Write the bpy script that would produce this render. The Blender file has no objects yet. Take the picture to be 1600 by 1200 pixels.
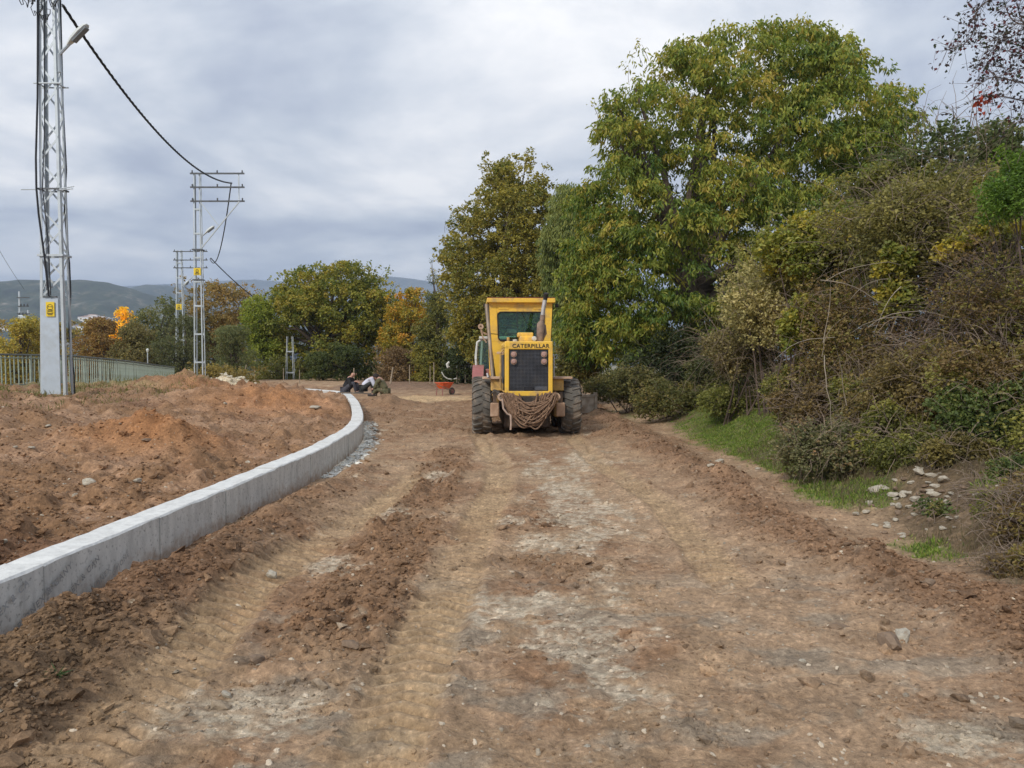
import bpy, math, random
import numpy as np
from mathutils import Vector, Matrix, Quaternion

random.seed(7)
RNG = np.random.default_rng(7)
S = bpy.context.scene
COL = S.collection

# ------------------------------------------------------------------ camera
HC = 1.65
PITCH = math.atan(40 / 1200)
cd = bpy.data.cameras.new('camera')
cam = bpy.data.objects.new('camera', cd)
COL.objects.link(cam)
cam.location = (0, 0, HC)
cam.rotation_euler = (math.pi / 2 - PITCH, 0, 0)
cd.sensor_width = 36
cd.lens = 27
cd.clip_start = 0.05
cd.clip_end = 30000
S.camera = cam
S.view_settings.view_transform = 'Standard'
S.view_settings.look = 'None'
S.view_settings.gamma = 1
S.view_settings.use_curve_mapping = False
S.view_settings.exposure = 0.84

# ------------------------------------------------------------------ sky and sun
SUN_EL, SUN_AZ = math.radians(38), math.radians(216)
w = bpy.data.worlds.new('World')
S.world = w
w.use_nodes = True
nt = w.node_tree
nt.nodes.clear()


def N(t, kind, **kw):
    n = t.nodes.new(kind)
    for k, v in kw.items():
        setattr(n, k, v)
    return n


def math_node(t, op, a, b=None, clamp=False):
    n = t.nodes.new('ShaderNodeMath')
    n.operation = op
    n.use_clamp = clamp
    for i, v in enumerate((a, b)):
        if v is None:
            continue
        if isinstance(v, (int, float)):
            n.inputs[i].default_value = v
        else:
            t.links.new(v, n.inputs[i])
    return n.outputs[0]


def mixc(t, fac, a, b, mode='MIX'):
    n = t.nodes.new('ShaderNodeMix')
    n.data_type = 'RGBA'
    n.blend_type = mode
    for i, v in ((0, fac), (6, a), (7, b)):
        if isinstance(v, (int, float)):
            n.inputs[i].default_value = v
        elif isinstance(v, (tuple, list)):
            n.inputs[i].default_value = (*v[:3], 1)
        else:
            t.links.new(v, n.inputs[i])
    return n.outputs[2]


def ramp(t, fac, stops, interp='LINEAR'):
    n = t.nodes.new('ShaderNodeValToRGB')
    cr = n.color_ramp
    cr.interpolation = interp
    while len(cr.elements) < len(stops):
        cr.elements.new(0.5)
    for e, (p, c) in zip(cr.elements, stops):
        e.position = p
        e.color = (*c, 1) if not isinstance(c, (int, float)) else (c, c, c, 1)
    t.links.new(fac, n.inputs[0])
    return n.outputs[0]


tc = N(nt, 'ShaderNodeTexCoord')
sep = N(nt, 'ShaderNodeSeparateXYZ')
nt.links.new(tc.outputs['Generated'], sep.inputs[0])
zz = math_node(nt, 'MAXIMUM', sep.outputs[2], 0.0)
zp = math_node(nt, 'ADD', zz, 0.17)
comb = N(nt, 'ShaderNodeCombineXYZ')
nt.links.new(math_node(nt, 'DIVIDE', sep.outputs[0], zp), comb.inputs[0])
nt.links.new(math_node(nt, 'DIVIDE', sep.outputs[1], zp), comb.inputs[1])
comb.inputs[2].default_value = 3.7
mapn = N(nt, 'ShaderNodeMapping')
mapn.inputs['Location'].default_value = (2.1, 0.95, 0)
mapn.inputs['Rotation'].default_value = (0, 0, 0.12)
mapn.inputs['Scale'].default_value = (0.85, 0.9, 1)
nt.links.new(comb.outputs[0], mapn.inputs[0])
n1 = N(nt, 'ShaderNodeTexNoise')
n1.inputs['Scale'].default_value = 1.35
n1.inputs['Detail'].default_value = 9
n1.inputs['Roughness'].default_value = 0.56
n1.inputs['Distortion'].default_value = 0.25
nt.links.new(mapn.outputs[0], n1.inputs['Vector'])
n2 = N(nt, 'ShaderNodeTexNoise')
n2.inputs['Scale'].default_value = 0.45
n2.inputs['Detail'].default_value = 3
nt.links.new(mapn.outputs[0], n2.inputs['Vector'])
cf = math_node(nt, 'ADD', math_node(nt, 'MULTIPLY', n1.outputs[0], 0.7), math_node(nt, 'MULTIPLY', n2.outputs[0], 0.3))
SK = 0.94 / 0.1
cl = ramp(nt, cf, [(0.38, (0.215, 0.235, 0.295)), (0.45, (0.28, 0.305, 0.36)), (0.50, (0.355, 0.38, 0.42)), (0.55, (0.45, 0.465, 0.49)), (0.62, (0.60, 0.595, 0.59))])
# a bluish veil low over the horizon
hz = math_node(nt, 'SUBTRACT', 1.0, math_node(nt, 'MULTIPLY', zz, 7.0), True)
cl = mixc(nt, math_node(nt, 'MULTIPLY', hz, 0.8), cl, (0.265, 0.31, 0.385))
# an overcast sky is brighter towards its top
top = math_node(nt, 'ADD', 1.0, math_node(nt, 'MULTIPLY', zz, .5))
vm = N(nt, 'ShaderNodeVectorMath', operation='SCALE')
nt.links.new(cl, vm.inputs[0])
nt.links.new(math_node(nt, 'MULTIPLY', top, SK), vm.inputs['Scale'])
sky = N(nt, 'ShaderNodeTexSky')
sky.sky_type = 'NISHITA'
sky.sun_disc = False
sky.sun_elevation = SUN_EL
sky.sun_rotation = SUN_AZ
sk = mixc(nt, 0.95, sky.outputs[0], vm.outputs[0])
bg = N(nt, 'ShaderNodeBackground')
bg.inputs[1].default_value = 0.1
nt.links.new(sk, bg.inputs[0])
wo = N(nt, 'ShaderNodeOutputWorld')
nt.links.new(bg.outputs[0], wo.inputs[0])

ld = bpy.data.lights.new('sun', 'SUN')
sun = bpy.data.objects.new('sun', ld)
COL.objects.link(sun)
ld.energy = 1.5
ld.angle = math.radians(10)
ld.color = (1.0, 0.95, 0.86)
sd = Vector((math.sin(SUN_AZ) * math.cos(SUN_EL), math.cos(SUN_AZ) * math.cos(SUN_EL), math.sin(SUN_EL)))
sun.rotation_euler = (-sd).to_track_quat('-Z', 'Y').to_euler()
sun.location = (-20, -20, 40)

# ------------------------------------------------------------------ design helpers
CP, SP = math.cos(PITCH), math.sin(PITCH)


def V(px, py, d):
    """measured photo position + distance ahead -> place in the world"""
    u = (px - 800) / 1200
    v = (600 - py) / 1200
    t = d / (v * SP + CP)
    return Vector((u * t, d, HC + t * (v * CP - SP)))


def setp(o, label=None, cat=None, group=None, kind=None):
    if label:
        o['label'] = label
    if cat:
        o['category'] = cat
    if group:
        o['group'] = group
    if kind:
        o['kind'] = kind
    return o


def empty(name, loc=(0, 0, 0), rz=0, **kw):
    o = bpy.data.objects.new(name, None)
    COL.objects.link(o)
    o.location = loc
    o.rotation_euler = (0, 0, rz)
    o.empty_display_size = 0.2
    return setp(o, **kw)


def copy_tree(o, parent=None):
    c = o.copy()
    COL.objects.link(c)
    c.parent = parent
    if parent is not None:
        c.matrix_parent_inverse = o.matrix_parent_inverse.copy()
    for ch in o.children:
        copy_tree(ch, c)
    return c


def np_mesh(name, v, f, mat=None, parent=None, smooth=False, col=None, **kw):
    """v (n,3); f (m,k) quads or triangles; col (n,3) colour of the material itself"""
    me = bpy.data.meshes.new(name)
    v = np.ascontiguousarray(v, dtype=np.float32)
    f = np.ascontiguousarray(f, dtype=np.int32)
    k = f.shape[1]
    me.vertices.add(len(v))
    me.vertices.foreach_set('co', v.ravel())
    me.loops.add(f.size)
    me.loops.foreach_set('vertex_index', f.ravel())
    me.polygons.add(len(f))
    me.polygons.foreach_set('loop_start', np.arange(0, f.size, k, dtype=np.int32))
    me.polygons.foreach_set('use_smooth', np.full(len(f), smooth))
    me.update(calc_edges=True)
    if col is not None:
        a = me.color_attributes.new('Col', 'FLOAT_COLOR', 'POINT')
        c4 = np.ones((len(v), 4), dtype=np.float32)
        c4[:, :3] = col
        a.data.foreach_set('color', c4.ravel())
    o = bpy.data.objects.new(name, me)
    COL.objects.link(o)
    if mat:
        me.materials.append(mat)
    if parent:
        o.parent = parent
    return setp(o, **kw)


class MB:
    def __init__(self):
        self.v, self.f = [], []

    def add(self, vs, fs):
        b = len(self.v)
        self.v += [tuple(p) for p in vs]
        self.f += [tuple(i + b for i in f) for f in fs]
        return self

    def box(self, c, s, rz=0, R=None):
        hx, hy, hz_ = s[0] / 2, s[1] / 2, s[2] / 2
        M = R if R is not None else Matrix.Rotation(rz, 3, 'Z')
        c = Vector(c)
        vs = [c + M @ Vector((x * hx, y * hy, z * hz_)) for x in (-1, 1) for y in (-1, 1) for z in (-1, 1)]
        return self.add(vs, [(0, 1, 3, 2), (4, 6, 7, 5), (0, 4, 5, 1), (2, 3, 7, 6), (0, 2, 6, 4), (1, 5, 7, 3)])

    def bar(self, a, b, wd, th=None, up=(0, 0, 1)):
        a, b = Vector(a), Vector(b)
        th = th or wd
        d = (b - a)
        L = d.length
        d.normalize()
        u = Vector(up)
        if abs(d.dot(u)) > 0.95:
            u = Vector((0, 1, 0))
        s = d.cross(u).normalized()
        t = s.cross(d)
        R = Matrix((s, t, d)).transposed()
        return self.box((a + b) / 2, (wd, th, L), R=R)

    def tube(self, pts, r, n=8, cap=True):
        pts = [Vector(p) for p in pts]
        rs = r if isinstance(r, (list, tuple)) else [r] * len(pts)
        b = len(self.v)
        prev = None
        for i, p in enumerate(pts):
            d = (pts[min(i + 1, len(pts) - 1)] - pts[max(i - 1, 0)])
            if d.length < 1e-9:
                d = Vector((0, 0, 1))
            d.normalize()
            if prev is None:
                u = Vector((0, 0, 1)) if abs(d.z) < 0.9 else Vector((1, 0, 0))
                s = d.cross(u).normalized()
            else:
                s = (prev - d * prev.dot(d)).normalized()
            prev = s
            t = d.cross(s)
            for k in range(n):
                a = 2 * math.pi * k / n
                self.v.append(tuple(p + (s * math.cos(a) + t * math.sin(a)) * rs[i]))
        for i in range(len(pts) - 1):
            for k in range(n):
                k2 = (k + 1) % n
                self.f.append((b + i * n + k, b + i * n + k2, b + (i + 1) * n + k2, b + (i + 1) * n + k))
        if cap:
            self.f.append(tuple(b + k for k in reversed(range(n))))
            e = b + (len(pts) - 1) * n
            self.f.append(tuple(e + k for k in range(n)))
        return self

    def lathe(self, prof, n=32, axis='X', c=(0, 0, 0)):
        """prof [(radius, along)]"""
        b = len(self.v)
        m = len(prof)
        for k in range(n):
            a = 2 * math.pi * k / n
            for r, h in prof:
                if axis == 'X':
                    p = (h, r * math.cos(a), r * math.sin(a))
                elif axis == 'Y':
                    p = (r * math.cos(a), h, r * math.sin(a))
                else:
                    p = (r * math.cos(a), r * math.sin(a), h)
                self.v.append((p[0] + c[0], p[1] + c[1], p[2] + c[2]))
        for k in range(n):
            k2 = (k + 1) % n
            for j in range(m - 1):
                self.f.append((b + k * m + j, b + k2 * m + j, b + k2 * m + j + 1, b + k * m + j + 1))
        return self

    def prism(self, poly, a, b, plane='XZ'):
        """poly 2d points extruded from a to b along the missing axis"""
        n = len(poly)
        def P(p, h):
            if plane == 'XZ':
                return (p[0], h, p[1])
            if plane == 'YZ':
                return (h, p[0], p[1])
            return (p[0], p[1], h)
        vs = [P(p, a) for p in poly] + [P(p, b) for p in poly]
        fs = [tuple(range(n)), tuple(range(2 * n - 1, n - 1, -1))]
        fs += [(i, (i + 1) % n, n + (i + 1) % n, n + i) for i in range(n)]
        return self.add(vs, fs)

    def build(self, name, mat, parent=None, bevel=0, smooth=False, loc=None, **kw):
        me = bpy.data.meshes.new(name)
        me.from_pydata(self.v, [], self.f)
        me.update()
        o = bpy.data.objects.new(name, me)
        COL.objects.link(o)
        me.materials.append(mat)
        if smooth:
            me.polygons.foreach_set('use_smooth', [True] * len(me.polygons))
            me.set_sharp_from_angle(angle=math.radians(40))
        if bevel:
            m = o.modifiers.new('bevel', 'BEVEL')
            m.width = bevel
            m.segments = 2
            m.limit_method = 'ANGLE'
        if parent:
            o.parent = parent
        if loc:
            o.location = loc
        return setp(o, **kw)


# ------------------------------------------------------------------ numpy noise
def _h(ix, iy, s):
    n = (ix.astype(np.int64) * 374761393 + iy.astype(np.int64) * 668265263 + s * 1442695041) & 0xFFFFFFFF
    n = ((n ^ (n >> 13)) * 1274126177) & 0xFFFFFFFF
    n = ((n ^ (n >> 16)) * 2246822519) & 0xFFFFFFFF
    return ((n ^ (n >> 15)) & 0xFFFFFF) / float(0xFFFFFF)


def pn(x, y, s=0):
    x0, y0 = np.floor(x), np.floor(y)
    fx, fy = x - x0, y - y0
    u = fx * fx * fx * (fx * (fx * 6 - 15) + 10)
    v = fy * fy * fy * (fy * (fy * 6 - 15) + 10)

    def g(dx, dy):
        a = _h(x0 + dx, y0 + dy, s) * 2 * np.pi
        return np.cos(a) * (fx - dx) + np.sin(a) * (fy - dy)
    a = g(0, 0) * (1 - u) + g(1, 0) * u
    b = g(0, 1) * (1 - u) + g(1, 1) * u
    return (a * (1 - v) + b * v) * 1.4


def fbm(x, y, o=4, s=0, rough=0.5):
    t, a, f = 0, 1.0, 1.0
    for i in range(o):
        t = t + a * pn(x * f + i * 17.3, y * f - i * 9.1, s + i)
        a *= rough
        f *= 2.03
    return t


def lumps(x, y, cell, s=0, dens=0.7):
    """rounded soil lumps on a jittered grid, height 0..1 in units of the cell"""
    cx, cy = np.floor(x / cell), np.floor(y / cell)
    out = np.zeros_like(x)
    for dx in (-1, 0, 1):
        for dy in (-1, 0, 1):
            ix, iy = cx + dx, cy + dy
            px = (ix + 0.15 + 0.7 * _h(ix, iy, s)) * cell
            py = (iy + 0.15 + 0.7 * _h(ix, iy, s + 1)) * cell
            r = (0.25 + 0.4 * _h(ix, iy, s + 2)) * cell
            on = _h(ix, iy, s + 3) < dens
            ax = (x - px) * (0.8 + 0.5 * _h(ix, iy, s + 4))
            ay = (y - py) * (0.8 + 0.5 * _h(ix, iy, s + 5))
            q = 1 - (ax * ax + ay * ay) / (r * r)
            hh = np.sqrt(np.maximum(q, 0)) * r * on
            out = np.maximum(out, hh)
    return out


def ss(a, b, x):
    t = np.clip((x - a) / (b - a), 0, 1)
    return t * t * (3 - 2 * t)


# ------------------------------------------------------------------ terrain
WY = [0.0, 4.31, 5.19, 6.28, 7.85, 9.68, 11.36, 14.56, 16.9, 20.0, 22.7, 25.5, 28.5, 31.0, 33.5, 40, 50]
WX = [-2.95, -2.87, -2.82, -2.78, -2.73, -2.65, -2.63, -2.84, -3.27, -3.93, -4.55, -5.25, -6.1, -7.6, -10.5, -14.5, -16]


def wallx(y):
    return np.interp(y, WY, WX)


TR = [([1, 3.96, 5.35, 6.6, 8.6, 10, 12], [-1.75, -1.72, -1.83, -1.65, -1.43, -1.35, -1.3], 0.20, 2.2, 11.0),
      ([1, 3.96, 5.35, 7.07, 9.9, 12, 14.1, 16.3], [-.6, -.53, -.45, -.35, -.17, -.2, -.47, -.70], 0.21, 2.2, 17.0),
      ([1, 4, 6, 8.6, 12, 16.3], [1.5, 1.5, 1.6, 1.72, 1.35, 1.25], 0.2, 5.5, 17.0)]
BERM_Y = [1, 4.5, 5.8, 6.8, 9.9, 13, 15, 18, 22, 30]
BERM_X = [3.1, 3.0, 2.85, 2.5, 2.75, 2.7, 2.7, 2.6, 2.5, 2.4]
RY = [0, 5, 9, 13, 16, 22, 30, 44]
RX = [3.4, 3.25, 3.45, 3.6, 3.7, 3.4, 3.4, 3.2]
MOUNDS = [(-5.0, 10.6, .85, .55, .40), (-6.5, 20.0, 2.0, 1.7, .42), (-10.2, 24.0, 1.5, 1.4, .38), (-9.6, 26.5, 1.0, .9, .35),
          (-3.7, 8.9, .5, .35, .10), (-8.0, 11.5, 1.3, .9, .18), (-4.2, 15.5, .7, .9, .12), (-4.35, 26.2, .9, 1.1, .30),
          (-9.3, 33.0, 2.2, 2.0, .30), (-6.0, 13.5, .8, .6, .18), (-11.0, 15.5, 1.6, 1.0, .12)]
PALE = [(.65, 9.6, .42, 3.6), (.35, 6.9, .35, .5), (.95, 8.2, .45, .9), (.12, 5.1, .36, .42), (.42, 4.3, .35, .75), (-1.15, 3.5, .35, .3),
        (1.2, 12.5, .5, 1.6), (-.05, 7.6, .3, .3), (-1.2, 7.9, .22, .5), (1.9, 3.3, .25, .2), (-1.0, 10.5, .25, .5), (-1.5, 6.0, .2, .3)]


def masks(x, y):
    m = {}
    wx = wallx(y)
    m['left'] = ss(0.03, 0.25, (wx - 0.03) - x) * (y < 60)
    rx = np.interp(y, RY, RX) + 0.15 * pn(x * 0.9, y * 0.9, 5)
    m['e'] = x - rx
    wob = 0.06 * pn(x * 3, y * 3, 8)
    tracks = np.zeros_like(x)
    ripple = np.zeros_like(x)
    rim = np.zeros_like(x)
    for ty, tx, hw, y0, y1 in TR:
        dx = x - np.interp(y, ty, tx)
        on = ss(y0 - .5, y0 + .5, y) * (1 - ss(y1 - 1, y1 + .3, y)) * (0.55 + 0.45 * ss(-.35, .2, pn(x * .6, y * .5, 31)))
        t = (1 - ss(hw - .07, hw + .03, np.abs(dx + wob * .5))) * on
        rp = (1 - 2.2 * np.exp(-(((((y + 0.5 * np.abs(dx)) / 0.125) % 1) - .5) / .16) ** 2)) * t * (0.5 + .5 * ss(-.3, .3, pn(x * 2, y * 1.5, 33)))
        tracks = np.maximum(tracks, t)
        ripple = ripple + rp
        rim = np.maximum(rim, np.exp(-((np.abs(dx) - hw - .04) / .05) ** 2) * on)
    m['track'], m['ripple'], m['rim'] = tracks, ripple, rim
    dwl = x - wx
    bh = np.interp(y, [0, 4, 6, 8, 11, 13], [.26, .24, .19, .14, .07, 0])
    bw = np.interp(y, [0, 4, 6, 8, 11], [.55, .5, .45, .35, .3])
    b = np.exp(-((dwl - .48) / bw) ** 2) * (dwl > -.1)
    m['bermL'] = b * bh / .26
    m['bermLh'] = b * bh * (1 + .55 * fbm(x * 1.7, y * 1.7, 3, 12)) * ss(-.3, .35, dwl)
    bx = np.interp(y, BERM_Y, BERM_X)
    m['bermR'] = np.exp(-((x - bx + .25 * pn(x * 1.3, y * 1.3, 41)) / .42) ** 2) * ss(1, 3, y) * (1 - ss(26, 32, y))
    # loose soil between the tracks and beyond the machine
    mid = ss(-1.5, -1.25, x + wob) * (1 - ss(-.75, -.6, x + wob * 2)) * ss(3.6, 4.8, y + 2 * wob) * (1 - ss(12.5, 15, y))
    mid2 = np.exp(-((x - .15) / .4) ** 2 - ((y - 7.7) / .5) ** 2) + .8 * np.exp(-((x - .3) / .5) ** 2 - ((y - 6.0) / .4) ** 2)
    far = ss(13, 19, y) * (1 - ss(30, 36, y)) * (x < 3)
    m['loose'] = np.clip(np.maximum.reduce([mid, mid2, far * .8]) * ss(-.5, .1, pn(x * .8, y * .8, 52) + .2), 0, 1) * (1 - m['left'])
    p = np.zeros_like(x)
    for cx, cy, ax, ay in PALE:
        p = np.maximum(p, np.exp(-((x - cx) / ax) ** 2 - ((y - cy) / ay) ** 2))
    nn = fbm(x * 2.2, y * 1.6, 4, 61, .6)
    m['pale'] = ss(.40, .80, p + nn * .55 + .35 * fbm(x * 7, y * 12, 4, 62, .7)) * (1 - m['left']) * (1 - .8 * tracks)
    return m


def H(x, y, fine=True, m=None):
    x = np.asarray(x, dtype=float)
    y = np.asarray(y, dtype=float)
    m = m or masks(x, y)
    left = m['left']
    wx = wallx(y)
    d = wx - .25 - x
    # plateau behind the concrete wall
    hi = np.interp(y, [0, 12, 22, 30, 37, 45, 60], [.62, .72, .78, .66, .5, .2, 0])
    pl = .25 + (hi - .25) * ss(0, 7.5, d)
    pl = np.where(y > 34, np.minimum(pl, hi + .05), pl)
    mo = np.zeros_like(x)
    for cx, cy, ax, ay, h in MOUNDS:
        wv = .35 * pn(x * .9 + cx, y * .9, 71)
        mo = mo + 1.25 * h * (1 + .35 * fbm(x * 2.3, y * 2.3, 3, 73)) * np.exp(-(((x - cx) / ax) ** 2 + ((y - cy) / ay) ** 2) * (1 + wv))
    bank = m['e']
    bz = .40 * ss(0, 1.2, bank) * bank
    bz = np.where(bank > 0, 2.1 * (1 - np.exp(-bz / 2.1 * 1.1)), 0)
    bz = bz * (1 - ss(26, 40, y)) + .06 * ss(-.3, .3, bank)
    road = .02 * pn(x * .35, y * .35, 3) + m['bermLh'] + .09 * m['bermR'] * (1 + .6 * fbm(x * 2, y * 2, 2, 43)) + .3 * ss(33, 43, y)
    road = road - .022 * m['track'] + .034 * m['ripple'] + .018 * m['rim'] + .02 * m['loose']
    z = left * pl + (1 - left) * (road + bz)
    z = z + mo * np.where((x < wx - .3) | (x > wx + .1), 1, 0)
    # land falls to the valley behind the railing and beyond the trees
    fx = np.interp(y, [0, 20, 29, 36, 43, 60], [-15.6, -15.6, -15.1, -17.2, -19.5, -22])
    fall = ss(0, 9, fx - x)
    z = z * (1 - fall) + fall * (-3.2)
    vy = ss(62, 240, np.sqrt(y * y + (x * .6) ** 2) * (y > 0))
    z = z * (1 - vy) + vy * (-14 + 1.2 * pn(x * .01, y * .01, 77))
    if not fine:
        return z
    near = 1 - ss(25, 60, y)
    rough = (.35 + .75 * m['left'] * .8 + .9 * m['bermL'] + .8 * m['bermR'] + .75 * m['loose'] + .3 * ss(0, .5, bank) + .5 * left * (x < -3.6)) * (1 - .85 * m['track'])
    rough = np.clip(rough, 0, 1.25) * near * (1 - .7 * m['pale'])
    patch = ss(-.35, .3, fbm(x * 1.1, y * 1.1, 2, 81))
    big = lumps(x + .05 * pn(x * 6, y * 6, 95), y + .05 * pn(x * 6, y * 6, 96), .42, 97, .45) * (.55 * left * (x < -3.4) * (.4 + .6 * ss(-.3, .3, fbm(x * .8, y * .8, 2, 98))) + .22 * m['bermL'] + .15 * m['bermR'])
    det = .55 * lumps(x + .03 * pn(x * 9, y * 9, 91), y + .03 * pn(x * 9, y * 9, 92), .21, 101, .55)
    det = np.maximum(det, .7 * lumps(x + .01 * pn(x * 20, y * 20, 93), y + .01 * pn(x * 20, y * 20, 94), .095, 111, .7))
    det = np.maximum(det, .8 * lumps(x, y, .045, 121, .8))
    z = z + near * big + 1.3 * rough * (det * (.4 + .6 * patch) + .02 * fbm(x * 5, y * 5, 4, 131, .6))
    z = z + near * (.004 * fbm(x * 14, y * 22, 3, 141) + .008 * np.abs(pn(x * 3.1, y * 5.3, 151)) * (1 - m['track']))
    # thin slabs and scrapes left by the blade
    z = z + near * .014 * ss(.28, .42, fbm(x * 2.2, y * 3.6, 4, 161, .6)) * (1 - m['track']) * (1 - left)
    return z


def hgt(x, y, fine=False):
    return float(H(np.array([x]), np.array([y]), fine)[0])


# columns bunch up where the road is; rows follow the distance
NCOL = 500
sp = np.linspace(-1, 1, NCOL)
uu = np.sinh(2.3 * sp) / np.sinh(2.3) * 1.35
rows = [-3, -1.5, -.4, .5, 1.2, 1.7, 2.05, 2.3]
yv = 2.42
while yv < 60:
    rows.append(yv)
    yv *= 1.0045 if yv < 9 else 1.0085
while yv < 7000:
    rows.append(yv)
    yv *= 1.032
rows = np.array(rows)
YY, UU = np.meshgrid(rows, uu, indexing='ij')
XX = UU * np.maximum(YY + 3, 5.6)
xf, yf = XX.ravel(), YY.ravel()
mk = masks(xf, yf)
zf = H(xf, yf, True, mk)


def soil_colour(x, y, z, m):
    def c(r, g, b):
        return np.array([[r, g, b]])

    def mx(a, b, t):
        return a * (1 - t[:, None]) + b * t[:, None]
    col = np.repeat(c(.30, .218, .145), len(x), 0)
    n1 = fbm(x * .9, y * .7, 4, 201, .6)
    n2 = fbm(x * 3.3, y * 4.8, 4, 211, .65)
    col = mx(col, c(.235, .150, .093), ss(-.2, .5, n1))
    col = mx(col, c(.36, .26, .18), ss(.05, .6, n2) * .7)
    col = mx(col, c(.335, .245, .17), ss(.6, 1.6, x) * (1 - ss(9, 14, y)) * .6)
    gr = ss(.0, .5, fbm(x * 1.6, y * 2.6, 4, 215, .6)) * (1 - ss(4.5, 7, y)) * ss(-1.8, -1.2, x)
    col = mx(col, c(.27, .235, .19), gr * .75)
    col = mx(col, c(.205, .128, .077), m['loose'] * .9)
    col = mx(col, c(.175, .108, .066), np.clip(m['bermL'] * 1.25, 0, 1))
    col = mx(col, c(.20, .125, .078), np.clip(m['bermR'] * 1.1, 0, 1) * .85)
    dk = ss(4.9, 3.8, y) * ss(-1.6, -2.2, x)
    col = mx(col, c(.17, .12, .075), dk * .8)
    col = mx(col, c(.36, .27, .17), m['track'] * (.45 + .3 * ss(-.3, .3, n2)))
    n4 = fbm(x * 9, y * 13, 4, 231, .7)
    col = mx(col, c(.44, .395, .32), m['pale'] * (.35 + .6 * ss(-.3, .4, n4)))
    # pale packed ground by the wheelbarrow and mortar spoil along the wall
    sand = np.exp(-((x + 3.4) / 2.4) ** 2 - ((y - 31) / 2.6) ** 2)
    col = mx(col, c(.48, .36, .22), ss(.25, .7, sand + .3 * n1) * .8)
    dw = x - wallx(y)
    spoil = ss(.30, .05, dw + .22 * n2 + .1 * n4) * ss(-.3, -.1, dw) * ss(10.2, 11.5, y) * (1 - ss(17.5, 19.5, y))
    col = mx(col, c(.62, .60, .53), spoil)
    # plateau soil
    pl = np.repeat(c(.225, .140, .082), len(x), 0)
    pl = mx(pl, c(.34, .225, .15), ss(-.1, .6, n1 + .4 * n2) * .8)
    pl = mx(pl, c(.165, .095, .058), ss(.1, .7, fbm(x * .5, y * .5, 3, 221)) * .8)
    om = np.exp(-((x + 5.0) / 1.0) ** 2 - ((y - 10.7) / .7) ** 2) + .8 * np.exp(-((x + 5.8) / 1.6) ** 2 - ((y - 19) / 2) ** 2) + .6 * np.exp(-((x + 9) / 1.6) ** 2 - ((y - 23) / 2) ** 2)
    pl = mx(pl, c(.34, .165, .072), np.clip(om, 0, 1) * .8)
    wm = np.exp(-(((x + 9.4) / 1.2) ** 2 + ((y - 26.2) / 1.2) ** 2)) * 1.4
    pl = mx(pl, c(.56, .50, .38), np.clip(wm + .3 * n2 * (wm > .2), 0, 1))
    gs = ss(.1, .5, n1 + .3) * ss(-9.5, -12, x) * ss(12, 16, y)
    pl = mx(pl, c(.20, .18, .085), gs * .8)
    col = mx(col, pl, m['left'])
    # verge and bank litter
    e = m['e']
    lit = mx(np.repeat(c(.12, .09, .055), len(x), 0), c(.20, .15, .10), ss(-.2, .5, n2))
    col = mx(col, lit, ss(-.05, .5, e + .2 * n2) * (y < 50) * (x > 0))
    g1 = ss(.15, .55, grass_mask(x, y))
    col = mx(col, c(.10, .135, .035), g1 * (.5 + .4 * ss(-.3, .3, n2)))
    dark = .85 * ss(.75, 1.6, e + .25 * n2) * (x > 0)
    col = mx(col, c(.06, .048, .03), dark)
    far = np.maximum(ss(46, 58, y), ss(-16, -18, x))
    fc = mx(np.repeat(c(.13, .13, .055), len(x), 0), c(.22, .18, .10), ss(-.2, .4, fbm(x * .02, y * .012, 3, 241)))
    col = mx(col, fc, far)
    dd = ss(34, 40, y) * (1 - ss(46, 58, y)) * (x > -9)
    col = mx(col, c(.17, .115, .085), dd * .8)
    return np.clip(col * np.array([[1.27, 1.18, 1.07]]) * (1 + .10 * n4[:, None]), .01, .8)


def grass_mask(x, y):
    g = np.zeros_like(x)
    for cx, cy, ax, ay, k in [(4.25, 14.3, .62, 2.9, 1.2), (4.0, 10.8, .30, 1.5, 1.1), (3.8, 8.7, .38, .7, 1.05), (3.45, 6.3, .2, .36, .75), (4.45, 7.2, .18, .18, .8), (3.75, 9.3, .28, .7, 1.05), (4.6, 17, .9, 2, .8), (3.15, 22, .5, 2.5, .4)]:
        g = np.maximum(g, k * np.exp(-((x - cx) / ax) ** 2 - ((y - cy) / ay) ** 2))
    return g + .28 * fbm(x * 3.1, y * 3.1, 3, 251, .6) * (g > .1)


cf_ = soil_colour(xf, yf, zf, mk)
nr, nc = XX.shape
ii = np.arange(nr - 1)[:, None] * nc + np.arange(nc - 1)[None, :]
quads = np.stack([ii, ii + 1, ii + nc + 1, ii + nc], -1).reshape(-1, 4)
VERT = np.stack([xf, yf, zf], 1)


# ------------------------------------------------------------------ materials
def new_mat(name):
    m = bpy.data.materials.new(name)
    m.use_nodes = True
    t = m.node_tree
    t.nodes.clear()
    o = N(t, 'ShaderNodeOutputMaterial')
    b = N(t, 'ShaderNodeBsdfPrincipled')
    t.links.new(b.outputs[0], o.inputs[0])
    return m, t, b, o


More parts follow.
